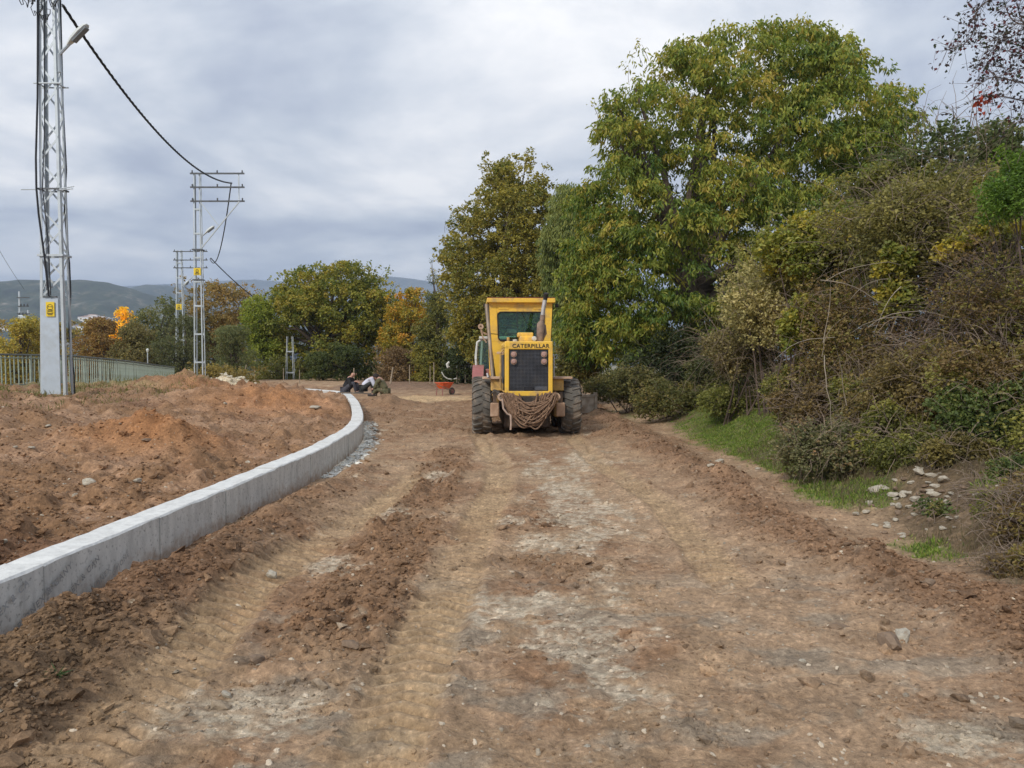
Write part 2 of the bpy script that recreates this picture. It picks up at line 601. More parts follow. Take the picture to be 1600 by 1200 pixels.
def plain(name, col, rough=.7, metal=0, var=.15, scale=8, bump=.0, dirt=None, dirt_amt=.5, dirt_scale=2.5, spec=.5, coords='Object', bscale=None):
    m, t, b, o = new_mat(name)
    tcn = N(t, 'ShaderNodeTexCoord')
    nz = N(t, 'ShaderNodeTexNoise')
    nz.inputs['Scale'].default_value = scale
    nz.inputs['Detail'].default_value = 5
    nz.inputs['Roughness'].default_value = .6
    t.links.new(tcn.outputs[coords], nz.inputs['Vector'])
    lo = tuple(c * (1 - var) for c in col)
    hi = tuple(min(1, c * (1 + var)) for c in col)
    c = ramp(t, nz.outputs[0], [(.3, lo), (.7, hi)])
    if dirt:
        dz = N(t, 'ShaderNodeTexNoise')
        dz.inputs['Scale'].default_value = dirt_scale
        dz.inputs['Detail'].default_value = 7
        dz.inputs['Roughness'].default_value = .65
        t.links.new(tcn.outputs[coords], dz.inputs['Vector'])
        f = ramp(t, dz.outputs[0], [(.48, 0.0), (.66, 1.0)])
        c = mixc(t, math_node(t, 'MULTIPLY', f, dirt_amt), c, dirt)
    t.links.new(c, b.inputs['Base Color'])
    b.inputs['Roughness'].default_value = rough
    b.inputs['Metallic'].default_value = metal
    b.inputs['Specular IOR Level'].default_value = spec
    if bump:
        bz_ = N(t, 'ShaderNodeTexNoise')
        bz_.inputs['Scale'].default_value = bscale or scale * 4
        bz_.inputs['Detail'].default_value = 6
        t.links.new(tcn.outputs[coords], bz_.inputs['Vector'])
        bp = N(t, 'ShaderNodeBump')
        bp.inputs['Strength'].default_value = bump
        bp.inputs['Distance'].default_value = .01
        t.links.new(bz_.outputs[0], bp.inputs['Height'])
        t.links.new(bp.outputs[0], b.inputs['Normal'])
    return m


def soil_mat(name, speck=.5):
    m, t, b, o = new_mat(name)
    at = N(t, 'ShaderNodeAttribute', attribute_name='Col')
    geo = N(t, 'ShaderNodeNewGeometry')
    nz = N(t, 'ShaderNodeTexNoise')
    nz.inputs['Scale'].default_value = 26
    nz.inputs['Detail'].default_value = 8
    nz.inputs['Roughness'].default_value = .72
    t.links.new(geo.outputs['Position'], nz.inputs['Vector'])
    v = ramp(t, nz.outputs[0], [(.30, .42), (.44, .86), (.55, 1.08), (.68, 1.65)])  # soil mottling, plus small crevice shadows darkened into the bump hollows
    c = mixc(t, 1.0, at.outputs['Color'], v, 'MULTIPLY')
    nz2 = N(t, 'ShaderNodeTexNoise')
    nz2.inputs['Scale'].default_value = 3.2
    nz2.inputs['Detail'].default_value = 6
    nz2.inputs['Roughness'].default_value = .6
    t.links.new(geo.outputs['Position'], nz2.inputs['Vector'])
    v2 = ramp(t, nz2.outputs[0], [(.3, .72), (.46, .95), (.54, 1.06), (.7, 1.3)])
    c = mixc(t, 1.0, c, v2, 'MULTIPLY')
    # grit: small pale stones pressed into the soil
    vo = N(t, 'ShaderNodeTexVoronoi')
    vo.inputs['Scale'].default_value = 34
    t.links.new(geo.outputs['Position'], vo.inputs['Vector'])
    se = N(t, 'ShaderNodeSeparateColor')
    t.links.new(vo.outputs['Color'], se.inputs[0])
    pick = math_node(t, 'GREATER_THAN', se.outputs[0], .9)
    size = math_node(t, 'MULTIPLY', se.outputs[1], .34)
    ins = math_node(t, 'LESS_THAN', vo.outputs['Distance'], size)
    f = math_node(t, 'MULTIPLY', math_node(t, 'MULTIPLY', pick, ins), speck)
    c = mixc(t, f, c, (.50, .44, .36))
    t.links.new(c, b.inputs['Base Color'])
    b.inputs['Roughness'].default_value = .92
    b.inputs['Specular IOR Level'].default_value = .25
    b1 = N(t, 'ShaderNodeBump')
    b1.inputs['Strength'].default_value = .9
    b1.inputs['Distance'].default_value = .035
    t.links.new(nz.outputs[0], b1.inputs['Height'])
    b2 = N(t, 'ShaderNodeBump')
    b2.inputs['Strength'].default_value = .6
    b2.inputs['Distance'].default_value = .006
    t.links.new(f, b2.inputs['Height'])
    t.links.new(b1.outputs[0], b2.inputs['Normal'])
    t.links.new(b2.outputs[0], b.inputs['Normal'])
    return m


def leaf_mat(name, trans=.3, rough=.55):
    m, t, b, o = new_mat(name)
    at = N(t, 'ShaderNodeAttribute', attribute_name='Col')
    t.links.new(at.outputs['Color'], b.inputs['Base Color'])
    b.inputs['Roughness'].default_value = rough
    b.inputs['Specular IOR Level'].default_value = .35
    tr = N(t, 'ShaderNodeBsdfTranslucent')
    hs = N(t, 'ShaderNodeHueSaturation')
    hs.inputs['Value'].default_value = 1.5
    hs.inputs['Saturation'].default_value = 1.1
    t.links.new(at.outputs['Color'], hs.inputs['Color'])
    t.links.new(hs.outputs[0], tr.inputs[0])
    mi = N(t, 'ShaderNodeMixShader')
    mi.inputs[0].default_value = trans
    t.links.new(b.outputs[0], mi.inputs[1])
    t.links.new(tr.outputs[0], mi.inputs[2])
    t.links.new(mi.outputs[0], o.inputs[0])
    return m


M_SOIL = soil_mat('soil')
M_LEAF = leaf_mat('leaf')
M_CLOD = soil_mat('clod', .2)
M_BARK = plain('bark', (.10, .075, .055), .9, var=.35, scale=12, bump=.6)
M_TWIG = plain('twig', (.20, .15, .11), .9, var=.45, scale=3)
M_TWIGD = plain('dark_twig', (.10, .07, .055), .9, var=.45, scale=3)
M_GALV = plain('galvanised_steel', (.50, .54, .56), .55, .35, var=.14, scale=5, bump=.05, dirt=(.30, .32, .31), dirt_amt=.5)
M_GALVD = plain('dark_steel', (.10, .105, .11), .6, .3, var=.2, scale=6)
M_PLATE = plain('pole_cover_plate', (.45, .51, .57), .6, .15, var=.08, scale=3, dirt=(.36, .38, .38), dirt_amt=.5, dirt_scale=4)
M_CABLE = plain('black_cable', (.012, .012, .014), .6, var=.3)
M_LAMP = plain('lamp_housing', (.62, .64, .60), .4, var=.05)
M_LAMPG = plain('lamp_glass', (.16, .17, .17), .25, var=.05)
M_YSIGN = plain('yellow_sign', (.80, .56, .02), .5, var=.05)
M_BLACK = plain('black_print', (.015, .015, .015), .6, var=.1)
M_RUSTR = plain('red_oxide', (.22, .05, .04), .7, var=.2)
M_YEL = plain('yellow_paint', (.86, .52, .06), .42, var=.07, scale=3, dirt=(.40, .27, .14), dirt_amt=.75, dirt_scale=3.2)
M_YELD = plain('muddy_yellow_paint', (.62, .38, .10), .65, var=.2, scale=5, dirt=(.26, .17, .10), dirt_amt=.9, dirt_scale=3, bump=.1)
M_PINK = plain('primed_plate', (.52, .36, .25), .75, var=.2, scale=6, dirt=(.30, .18, .11), dirt_amt=.8)
M_TYRE = plain('tyre_rubber', (.11, .10, .085), .9, var=.3, scale=6, bump=.3, dirt=(.27, .21, .155), dirt_amt=.9, dirt_scale=5)
M_GREASE = plain('oily_steel', (.05, .038, .03), .6, .1, var=.4, scale=6, dirt=(.16, .10, .06), dirt_amt=.8)
M_GRILLE = plain('grille_bars', (.085, .09, .105), .55, .2, var=.35, scale=4, dirt=(.13, .12, .11), dirt_amt=.6, dirt_scale=5)
M_GBACK = plain('grille_back', (.018, .018, .022), .8, var=.4)
M_RED = plain('red_lens', (.42, .26, .22), .35, var=.2)
M_WHITEP = plain('white_paint', (.62, .61, .57), .5, var=.1, dirt=(.35, .28, .2), dirt_amt=.5)
M_ROPE = plain('brown_rope', (.24, .15, .095), .95, var=.55, scale=22, bump=.6, bscale=120)
M_HOSE = plain('pale_hose', (.45, .33, .26), .7, var=.2)
M_STEELB = plain('worn_blade_steel', (.30, .24, .18), .5, .4, var=.3, scale=4, dirt=(.25, .17, .11), dirt_amt=.9)
M_RUST = plain('rusty_muffler', (.24, .17, .13), .8, .1, var=.35, scale=9, bump=.3)
M_CHROME = plain('pipe_steel', (.55, .52, .50), .4, .5, var=.15)
M_SOOT = plain('soot', (.02, .018, .016), .8, var=.2)
M_REDP = plain('red_paint', (.34, .12, .11), .45, var=.12, dirt=(.3, .18, .12), dirt_amt=.4)
M_ORNG = plain('orange_paint', (.75, .12, .03), .5, var=.12, dirt=(.4, .25, .18), dirt_amt=.4)
M_WOOD = plain('weathered_wood', (.36, .29, .21), .85, var=.3, scale=7)
M_RAIL = plain('pale_green_rail_paint', (.30, .36, .30), .6, var=.12, scale=4, dirt=(.20, .19, .14), dirt_amt=.6)
M_RAILT = plain('dark_rail', (.12, .13, .115), .6, var=.2, scale=4)
M_STONE = plain('pale_stone', (.46, .415, .33), .85, var=.3, scale=7, bump=.6, dirt=(.26, .19, .125), dirt_amt=.9, dirt_scale=3.5, coords='Generated')
M_STONEB = plain('brown_stone', (.21, .145, .095), .9, var=.25, scale=5, bump=.5, coords='Generated')
M_CURB = plain('old_concrete', (.36, .33, .27), .9, var=.2, scale=2, bump=.3, dirt=(.2, .17, .12), dirt_amt=.6)

# glass: tinted, partly reflecting
M_GLASS, t_, b_, o_ = new_mat('tinted_cab_glass')
gl = N(t_, 'ShaderNodeBsdfGlossy')
gl.inputs['Roughness'].default_value = .03
gl.inputs['Color'].default_value = (.8, .9, .9, 1)
tp = N(t_, 'ShaderNodeBsdfTransparent')
tp.inputs[0].default_value = (.62, .78, .70, 1)
mi_ = N(t_, 'ShaderNodeMixShader')
lw = N(t_, 'ShaderNodeLayerWeight')
lw.inputs[0].default_value = .35
t_.links.new(math_node(t_, 'ADD', math_node(t_, 'MULTIPLY', lw.outputs['Facing'], .5), .05), mi_.inputs[0])
t_.links.new(tp.outputs[0], mi_.inputs[1])
t_.links.new(gl.outputs[0], mi_.inputs[2])
t_.links.new(mi_.outputs[0], o_.inputs[0])

# fresh cast concrete with form marks
M_CONC, t_, b_, o_ = new_mat('fresh_concrete')
tcn = N(t_, 'ShaderNodeNewGeometry')
mp = N(t_, 'ShaderNodeMapping')
mp.inputs['Scale'].default_value = (5, 5, 1.6)
t_.links.new(tcn.outputs['Position'], mp.inputs[0])
a1 = N(t_, 'ShaderNodeTexNoise')
a1.inputs['Scale'].default_value = 2.0
a1.inputs['Detail'].default_value = 8
a1.inputs['Roughness'].default_value = .65
t_.links.new(mp.outputs[0], a1.inputs['Vector'])
cc = ramp(t_, a1.outputs[0], [(.3, (.43, .425, .40)), (.5, (.56, .555, .52)), (.7, (.66, .65, .61))])
mp2 = N(t_, 'ShaderNodeMapping')
mp2.inputs['Scale'].default_value = (11, 11, 1.2)
t_.links.new(tcn.outputs['Position'], mp2.inputs[0])
a2 = N(t_, 'ShaderNodeTexNoise')
a2.inputs['Scale'].default_value = 1.0
a2.inputs['Detail'].default_value = 4
t_.links.new(mp2.outputs[0], a2.inputs['Vector'])
cc = mixc(t_, 1.0, cc, ramp(t_, a2.outputs[0], [(.3, .93), (.6, 1.04)]), 'MULTIPLY')
a3 = N(t_, 'ShaderNodeTexNoise')
a3.inputs['Scale'].default_value = 38
a3.inputs['Detail'].default_value = 5
t_.links.new(tcn.outputs['Position'], a3.inputs['Vector'])
pit = ramp(t_, a3.outputs[0], [(.30, .55), (.42, 1.0)])
cc = mixc(t_, 1.0, cc, pit, 'MULTIPLY')
sx_ = N(t_, 'ShaderNodeSeparateXYZ')
t_.links.new(tcn.outputs['Position'], sx_.inputs[0])
a4 = N(t_, 'ShaderNodeTexNoise')
a4.inputs['Scale'].default_value = 9
a4.inputs['Detail'].default_value = 8
a4.inputs['Roughness'].default_value = .7
t_.links.new(tcn.outputs['Position'], a4.inputs['Vector'])
lowf = math_node(t_, 'SUBTRACT', math_node(t_, 'MULTIPLY', a4.outputs[0], .55), math_node(t_, 'MULTIPLY', sx_.outputs[2], 1.0))
sp_f = ramp(t_, lowf, [(.10, 0.0), (.26, .8)])
cc = mixc(t_, sp_f, cc, (.30, .20, .13))
t_.links.new(cc, b_.inputs['Base Color'])
b_.inputs['Roughness'].default_value = .8
bp = N(t_, 'ShaderNodeBump')
bp.inputs['Strength'].default_value = .5
bp.inputs['Distance'].default_value = .004
t_.links.new(a3.outputs[0], bp.inputs['Height'])
t_.links.new(bp.outputs[0], b_.inputs['Normal'])
M_CONCTOP = plain('skylit_concrete', (.66, .66, .63), .85, var=.12, scale=9, bump=.7, bscale=30, dirt=(.45, .44, .42), dirt_amt=.5, dirt_scale=14, coords='Object')  # paler copy for upward faces; brightness from the sky put into its colour

# ------------------------------------------------------------------ the ground, split where its surfaces meet
qx = VERT[quads[:, 0], 0]
qy = VERT[quads[:, 0], 1]
isl = qx < wallx(qy) - .12
isr = (mk['e'][quads[:, 0]] > 0)
isfar = (qy > 46)
road_q = (~isl) & (~isr) & (~isfar)
bank_q = (~isl) & isr & (~isfar)
plat_q = isl & (~isfar)


def sub(name, mask, label):
    q = quads[mask]
    idx = np.unique(q)
    mp_ = np.zeros(len(VERT), dtype=np.int32)
    mp_[idx] = np.arange(len(idx))
    return np_mesh(name, VERT[idx], mp_[q], M_SOIL, smooth=False, col=cf_[idx], label=label, kind='structure')


o = sub('dirt_road', road_q, 'graded brown dirt road with tyre tracks and pale stony patches')
for ob in (o,):
    ob.data.polygons.foreach_set('use_smooth', [True] * len(ob.data.polygons))
o = sub('raised_ground', plat_q, 'raised rough orange brown soil ground behind the low concrete wall')
o.data.polygons.foreach_set('use_smooth', [True] * len(o.data.polygons))
o = sub('bank', bank_q, 'sloping earth bank and grassy verge right of the dirt road')
o.data.polygons.foreach_set('use_smooth', [True] * len(o.data.polygons))
o = sub('ground', isfar, 'valley land beyond the trees and railing')
o.data.polygons.foreach_set('use_smooth', [True] * len(o.data.polygons))


# ------------------------------------------------------------------ hills
M_HILL, t_, b_, o_ = new_mat('wooded_hill')
g_ = N(t_, 'ShaderNodeNewGeometry')
h1 = N(t_, 'ShaderNodeTexNoise')
h1.inputs['Scale'].default_value = .02
h1.inputs['Detail'].default_value = 8
h1.inputs['Roughness'].default_value = .7
t_.links.new(g_.outputs['Position'], h1.inputs['Vector'])
hc = ramp(t_, h1.outputs[0], [(.34, (.02, .028, .016)), (.50, (.045, .055, .028)), (.58, (.09, .09, .055)), (.66, (.20, .175, .13)), (.74, (.34, .30, .25))])
h2 = N(t_, 'ShaderNodeTexVoronoi')
h2.inputs['Scale'].default_value = .09
t_.links.new(g_.outputs['Position'], h2.inputs['Vector'])
hc = mixc(t_, math_node(t_, 'LESS_THAN', h2.outputs['Distance'], .42), hc, (.04, .055, .025))
t_.links.new(hc, b_.inputs['Base Color'])
b_.inputs['Roughness'].default_value = 1


def hill(name, d, prof, label, depth, s, z0=-14):
    """a ridge: prof = crest line (photo columns and rows) at distance d"""
    px = np.array([p[0] for p in prof], float)
    py = np.array([p[1] for p in prof], float)
    X = np.linspace((px[0] - 800) / 1200 * d, (px[-1] - 800) / 1200 * d, 300)
    crest = HC + (560 - np.interp(X / d * 1200 + 800, px, py)) * d / 1200
    tt = np.linspace(-1, 1, 60)
    G, T = np.meshgrid(X, tt)
    prof_ = np.where(T < 0, (1 - ss(0, 1, -T)) * .75 + .25 * (1 + T), (1 - ss(0, 1, T)))
    Z = z0 + (np.tile(crest, (60, 1)) - z0) * prof_
    Z += fbm(G * 6 / depth, T * 3, 5, s, .55) * depth * .035 * np.sqrt(np.clip(1 - np.abs(T), 0, 1)) * np.clip(np.abs(T) * 3, 0.15, 1)
    Z += fbm(G * .02, T * 30, 2, s + 9) * depth * .002
    Y = d + T * depth
    v = np.stack([G.ravel(), Y.ravel(), Z.ravel()], 1)
    i_ = np.arange(59)[:, None] * 300 + np.arange(299)[None, :]
    f = np.stack([i_, i_ + 1, i_ + 301, i_ + 300], -1).reshape(-1, 4)
    return np_mesh(name, v, f, M_HILL, smooth=True, label=label, kind='structure')


HILL1 = hill('hill', 1500, [(-600, 470), (-300, 445), (-100, 444), (0, 441), (40, 437), (100, 441), (130, 438), (165, 441), (200, 450), (235, 462), (265, 475), (320, 492), (420, 520), (520, 540)], 'wooded grey green hill with pale scars above the village', 550, 301)
hill('hill', 2500, [(100, 470), (190, 455), (230, 445), (262, 446), (300, 456), (340, 459), (420, 462), (520, 470), (700, 480), (1000, 490)], 'hazy middle ridge right of the near hill', 600, 321)
hill('mountains', 5200, [(-600, 450), (0, 452), (200, 447), (300, 443), (380, 437), (430, 439), (480, 441), (560, 437), (610, 432), (645, 436), (680, 441), (800, 445), (1100, 450), (1600, 440), (2200, 450)], 'far blue mountain ridge along the horizon', 900, 341)

# haze
hb = MB().box((0, 3300, 212), (15500, 7400, 464)).build('haze', plain('tmp', (1, 1, 1)), label='thin blue grey haze over the valley', kind='stuff')
M_HAZE = bpy.data.materials.new('haze')
M_HAZE.use_nodes = True
th = M_HAZE.node_tree
th.nodes.clear()
oh = N(th, 'ShaderNodeOutputMaterial')
pv = N(th, 'ShaderNodeVolumePrincipled')
pv.inputs['Color'].default_value = (.62, .76, 1.0, 1)
pv.inputs['Density'].default_value = 2.4e-4
pv.inputs['Anisotropy'].default_value = 0.0
th.links.new(pv.outputs[0], oh.inputs['Volume'])
hb.data.materials.clear()
hb.data.materials.append(M_HAZE)


# ------------------------------------------------------------------ concrete wall
def wall():
    ys = np.linspace(2.0, 33.4, 700)
    P = np.stack([wallx(ys), ys], 1)
    # smooth the traced line
    k = np.ones(61) / 61
    Pp = np.pad(P, ((30, 30), (0, 0)), mode='reflect', reflect_type='odd')
    P = np.stack([np.convolve(Pp[:, i], k, 'valid') for i in (0, 1)], 1)
    seg = np.linalg.norm(np.diff(P, axis=0), axis=1)
    s = np.concatenate([[0], np.cumsum(seg)])
    L = s[-1]
    root = empty('concrete_wall', (0, 0, 0), label='low curving grey concrete retaining wall along left of the dirt road', cat='wall')
    # panel joints
    j = [0.0]
    while j[-1] < L - 1.6:
        j.append(j[-1] + 1.38 + .12 * random.uniform(-1, 1))
    j.append(L)
    R_ = random.Random(3)
    faces = []
    for a, b in zip(j[:-1], j[1:]):
        a2, b2 = a + .004, b - .004
        n = max(5, int((b2 - a2) / .13))
        off = R_.uniform(-.006, .006)
        ztop = .40 + R_.uniform(-.004, .004)
        mb = MB()
        secs = []
        for i in range(n + 1):
            q = a2 + (b2 - a2) * i / n
            p = np.array([np.interp(q, s, P[:, 0]), np.interp(q, s, P[:, 1])])
            p2 = np.array([np.interp(q + .02, s, P[:, 0]), np.interp(q + .02, s, P[:, 1])])
            tg = (p2 - p) / max(np.linalg.norm(p2 - p), 1e-6) if q + .02 <= L else tg
            nn = np.array([tg[1], -tg[0]])     # towards the road
            c1 = .008 + .010 * R_.random()
            c2 = .008 + .010 * R_.random()
            zt = ztop + .004 * R_.uniform(-1, 1)
            sec = [(off, -.35), (off, zt - c1), (off - c1, zt), (off - .115, zt + .003 * R_.uniform(-1, 1)), (off - .25 + c2, zt), (off - .25, zt - c2), (off - .25, -.35)]
            secs.append([(p[0] + nn[0] * u, p[1] + nn[1] * u, z) for u, z in sec])
            if i == n // 2:
                faces.append((p.copy(), tg.copy(), nn.copy(), off, q))
        m = len(secs[0])
        vs = [v for c in secs for v in c]
        fs = []
        for i in range(n):
            for k_ in range(m):
                k2 = (k_ + 1) % m
                fs.append((i * m + k_, (i + 1) * m + k_, (i + 1) * m + k2, i * m + k2))
        fs.append(tuple(reversed(range(m))))
        fs.append(tuple(n * m + k_ for k_ in range(m)))
        mb.add(vs, fs)
        ob = mb.build('panel', M_CONC, root)
        ob.data.materials.append(M_CONCTOP)
        for pl_ in ob.data.polygons:
            if pl_.normal.z > .35:
                pl_.material_index = 1
    # faint ghost print of the form boards on the nearest panels
    M_INK = plain('form_print', (.27, .275, .27), .85, var=.2, scale=30)
    M_INK2 = plain('faint_form_print', (.34, .345, .34), .85, var=.2, scale=30)
    for q, z, txt, sz, mt in [(2.32, .06, 'OPJONEX & CANY', .052, M_INK), (2.12, .17, 'ONEX & CA', .05, M_INK2), (2.72, .07, 'PJONEX & CAN', .052, M_INK), (2.62, .20, 'YANIA', .045, M_INK2), (3.05, .05, 'OPJONEX', .048, M_INK2), (3.35, .12, 'OPJONE', .045, M_INK2)]:
        cu = bpy.data.curves.new('lettering', 'FONT')
        cu.body = txt
        cu.size = sz * 1.2
        cu.offset = .0015
        cu.space_character = 1.25
        ob = bpy.data.objects.new('lettering', cu)
        COL.objects.link(ob)
        cu.materials.append(mt)
        p = np.array([np.interp(q, s, P[:, 0]), np.interp(q, s, P[:, 1])])
        ln_ = len(txt) * sz * .8
        p2 = np.array([np.interp(q + ln_, s, P[:, 0]), np.interp(q + ln_, s, P[:, 1])])
        tg = (p2 - p) / np.linalg.norm(p2 - p)
        nn = np.array([tg[1], -tg[0]])
        tilt = .42
        X = Vector((tg[0] * math.cos(tilt), tg[1] * math.cos(tilt), math.sin(tilt)))
        Zn = Vector((nn[0], nn[1], 0))
        Yv = Zn.cross(X)
        ob.matrix_world = Matrix.Translation(Vector((p[0] + nn[0] * .017, p[1] + nn[1] * .017, z))) @ Matrix((X, Yv, Zn)).transposed().to_4x4()
        ob.parent = root


wall()

# ------------------------------------------------------------------ clods, gravel, stones
def ico(sub_):
    import bmesh
    bm = bmesh.new()
    bmesh.ops.create_icosphere(bm, subdivisions=sub_, radius=1)
    v = np.array([x.co[:] for x in bm.verts])
    f = np.array([[q.index for q in p.verts] for p in bm.faces])
    bm.free()
    return v, f


ICO1 = ico(1)
ICO2 = ico(2)


def scatter(name, pts, size, mat, base, colf, flat=.7, jit=.28, seed=1, sink=.25, smooth=False, **kw):
    r = np.random.default_rng(seed)
    bv, bf = base
    n, k = len(pts), len(bv)
    lib = 24
    var = []
    for i in range(lib):
        w_ = 1 + jit * r.normal(size=(k, 1))
        q = bv * w_
        q = q * np.array([1, r.uniform(.55, 1.1), flat * r.uniform(.6, 1.15)])
        # planar cuts give broken faces
        for _ in range(3):
            nv = r.normal(size=3)
            nv /= np.linalg.norm(nv)
            dd = q @ nv - r.uniform(.5, .8)
            q = q - np.outer(np.maximum(dd, 0), nv)
        var.append(q)
    var = np.array(var)
    pick = r.integers(0, lib, n)
    a = r.uniform(0, 2 * np.pi, n)
    ca, sa = np.cos(a), np.sin(a)
    q = var[pick]
    x = q[:, :, 0] * ca[:, None] - q[:, :, 1] * sa[:, None]
    y = q[:, :, 0] * sa[:, None] + q[:, :, 1] * ca[:, None]
    tx = r.normal(size=(n, 1)) * .3
    z = q[:, :, 2] + x * tx
    s = size[:, None]
    v = np.stack([x * s + pts[:, 0:1], y * s + pts[:, 1:2], z * s + pts[:, 2:3] + s * (flat * .5 - sink)], -1).reshape(-1, 3)
    f = (bf[None] + (np.arange(n) * k)[:, None, None]).reshape(-1, bf.shape[1])
    c = np.repeat(colf, k, 0)
    return np_mesh(name, v, f, mat, smooth=smooth, col=c, **kw)


def scatter_ground(n, xr, dr, wfun, seed):
    r = np.random.default_rng(seed)
    d = 1 / r.uniform(1 / dr[1], 1 / dr[0], n * 5)
    x = r.uniform(xr[0], xr[1], n * 5)
    ok = (np.abs(x) < .72 * d + 1.0)
    x, d = x[ok], d[ok]
    m = masks(x, d)
    wg = wfun(x, d, m)
    keep = r.uniform(size=len(x)) < wg
    x, d = x[keep][:n], d[keep][:n]
    z = H(x, d, True)
    return np.stack([x, d, z], 1), r


def clod_col(pts, r, mul=1.0):
    m = masks(pts[:, 0], pts[:, 1])
    c = soil_colour(pts[:, 0], pts[:, 1], pts[:, 2], m)
    return c * mul * r.uniform(.62, 1.12, (len(pts), 1))


wl = lambda x, y, m: np.clip(.9 * m['bermL'] * (x > wallx(y) + .05) + .7 * m['bermR'] + .55 * m['loose'] + .30 * m['left'] * (x < wallx(y) - .35) + .025 + .22 * ss(.12, .5, fbm(x * 1.3, y * 2.2, 3, 415)), 0, 1) * (1 - .9 * m['track']) * (m['e'] < .6)
pts, r = scatter_ground(4200, (-15, 5), (2.6, 30), wl, 11)
sz = .012 + .045 * r.random(len(pts)) ** 3.2
scatter('soil_clods', pts, sz, M_CLOD, ICO1, clod_col(pts, r), seed=12, label='loose brown soil clods heaped along the wall and road edge', kind='stuff')


def crumb_mat(name):
    m, t, b, o = new_mat(name)
    at = N(t, 'ShaderNodeAttribute', attribute_name='tint', attribute_type='INSTANCER')
    t.links.new(at.outputs['Color'], b.inputs['Base Color'])
    b.inputs['Roughness'].default_value = .95
    b.inputs['Specular IOR Level'].default_value = .2
    return m


M_CRUMB = crumb_mat('soil_crumb')


def crumbs(name, pts, size, col, flat, label, seed):
    me = bpy.data.meshes.new(name)
    me.vertices.add(len(pts))
    me.vertices.foreach_set('co', np.ascontiguousarray(pts, dtype=np.float32).ravel())
    me.update()
    a = me.attributes.new('size', 'FLOAT', 'POINT')
    a.data.foreach_set('value', size.astype(np.float32))
    a = me.attributes.new('tint', 'FLOAT_COLOR', 'POINT')
    c4 = np.ones((len(pts), 4), dtype=np.float32)
    c4[:, :3] = col
    a.data.foreach_set('color', c4.ravel())
    o = bpy.data.objects.new(name, me)
    COL.objects.link(o)
    g = bpy.data.node_groups.new(name, 'GeometryNodeTree')
    g.interface.new_socket('Geometry', in_out='INPUT', socket_type='NodeSocketGeometry')
    g.interface.new_socket('Geometry', in_out='OUTPUT', socket_type='NodeSocketGeometry')
    gi, go = g.nodes.new('NodeGroupInput'), g.nodes.new('NodeGroupOutput')
    ic = g.nodes.new('GeometryNodeMeshIcoSphere')
    ic.inputs['Subdivisions'].default_value = 2
    ic.inputs['Radius'].default_value = 1
    sp_ = g.nodes.new('GeometryNodeSetPosition')
    rv = g.nodes.new('FunctionNodeRandomValue')
    rv.data_type = 'FLOAT_VECTOR'
    rv.inputs[0].default_value = (-.30,) * 3
    rv.inputs[1].default_value = (.30,) * 3
    rv.inputs['Seed'].default_value = seed
    g.links.new(ic.outputs[0], sp_.inputs[0])
    g.links.new(rv.outputs[0], sp_.inputs['Offset'])
    sm = g.nodes.new('GeometryNodeSetMaterial')
    sm.inputs['Material'].default_value = M_CRUMB
    g.links.new(sp_.outputs[0], sm.inputs[0])
    ss_ = g.nodes.new('GeometryNodeSetShadeSmooth')
    ss_.inputs['Shade Smooth'].default_value = False
    g.links.new(sm.outputs[0], ss_.inputs[0])
    ip = g.nodes.new('GeometryNodeInstanceOnPoints')
    g.links.new(gi.outputs[0], ip.inputs['Points'])
    g.links.new(ss_.outputs[0], ip.inputs['Instance'])
    rr_ = g.nodes.new('FunctionNodeRandomValue')
    rr_.data_type = 'FLOAT_VECTOR'
    rr_.inputs[0].default_value = (-.5, -.5, 0)
    rr_.inputs[1].default_value = (.5, .5, 6.28)
    rr_.inputs['Seed'].default_value = seed + 1
    g.links.new(rr_.outputs[0], ip.inputs['Rotation'])
    rs = g.nodes.new('FunctionNodeRandomValue')
    rs.data_type = 'FLOAT_VECTOR'
    rs.inputs[0].default_value = (.7, .55, flat * .6)
    rs.inputs[1].default_value = (1.25, 1.1, flat * 1.2)
    rs.inputs['Seed'].default_value = seed + 2
    na = g.nodes.new('GeometryNodeInputNamedAttribute')
    na.data_type = 'FLOAT'
    na.inputs[0].default_value = 'size'
    vm_ = g.nodes.new('ShaderNodeVectorMath')
    vm_.operation = 'SCALE'
    g.links.new(rs.outputs[0], vm_.inputs[0])
    g.links.new(na.outputs[0], vm_.inputs['Scale'])
    g.links.new(vm_.outputs[0], ip.inputs['Scale'])
    g.links.new(ip.outputs[0], go.inputs[0])
    md = o.modifiers.new('scatter', 'NODES')
    md.node_group = g
    me.materials.append(M_CRUMB)
    return setp(o, label, kind='stuff')


pts, r = scatter_ground(120000, (-14, 5), (2.5, 27), wl, 13)
mm_ = masks(pts[:, 0], pts[:, 1])
loose_ = np.clip(mm_['bermL'] + mm_['bermR'] + mm_['loose'] + mm_['left'], 0, 1)
sz = (.003 + .020 * r.random(len(pts)) ** 3) * (.62 + .38 * loose_)
crumbs('soil_crumbs', pts, sz, clod_col(pts, r, 1.0) * (.78 + .12 * loose_[:, None]) * r.uniform(.8, 1.15, (len(pts), 1)), .62, 'fine loose soil crumbs over the ridges and between the tyre tracks', 14)
wp = lambda x, y, m: np.clip(.6 * m['pale'] + .14 + .25 * m['left'] * (x < wallx(y) - .3), 0, 1) * (1 - .8 * m['track']) * (1 - .7 * m['bermL'])
pts, r = scatter_ground(13000, (-13, 4), (2.5, 26), wp, 15)
sz = .0025 + .016 * r.random(len(pts)) ** 5
cg = np.array([[.44, .37, .28]]) * r.uniform(.5, 1.3, (len(pts), 1))
crumbs('gravel', pts, sz, cg, .5, 'pale gravel chips strewn over the road and raised soil', 16)

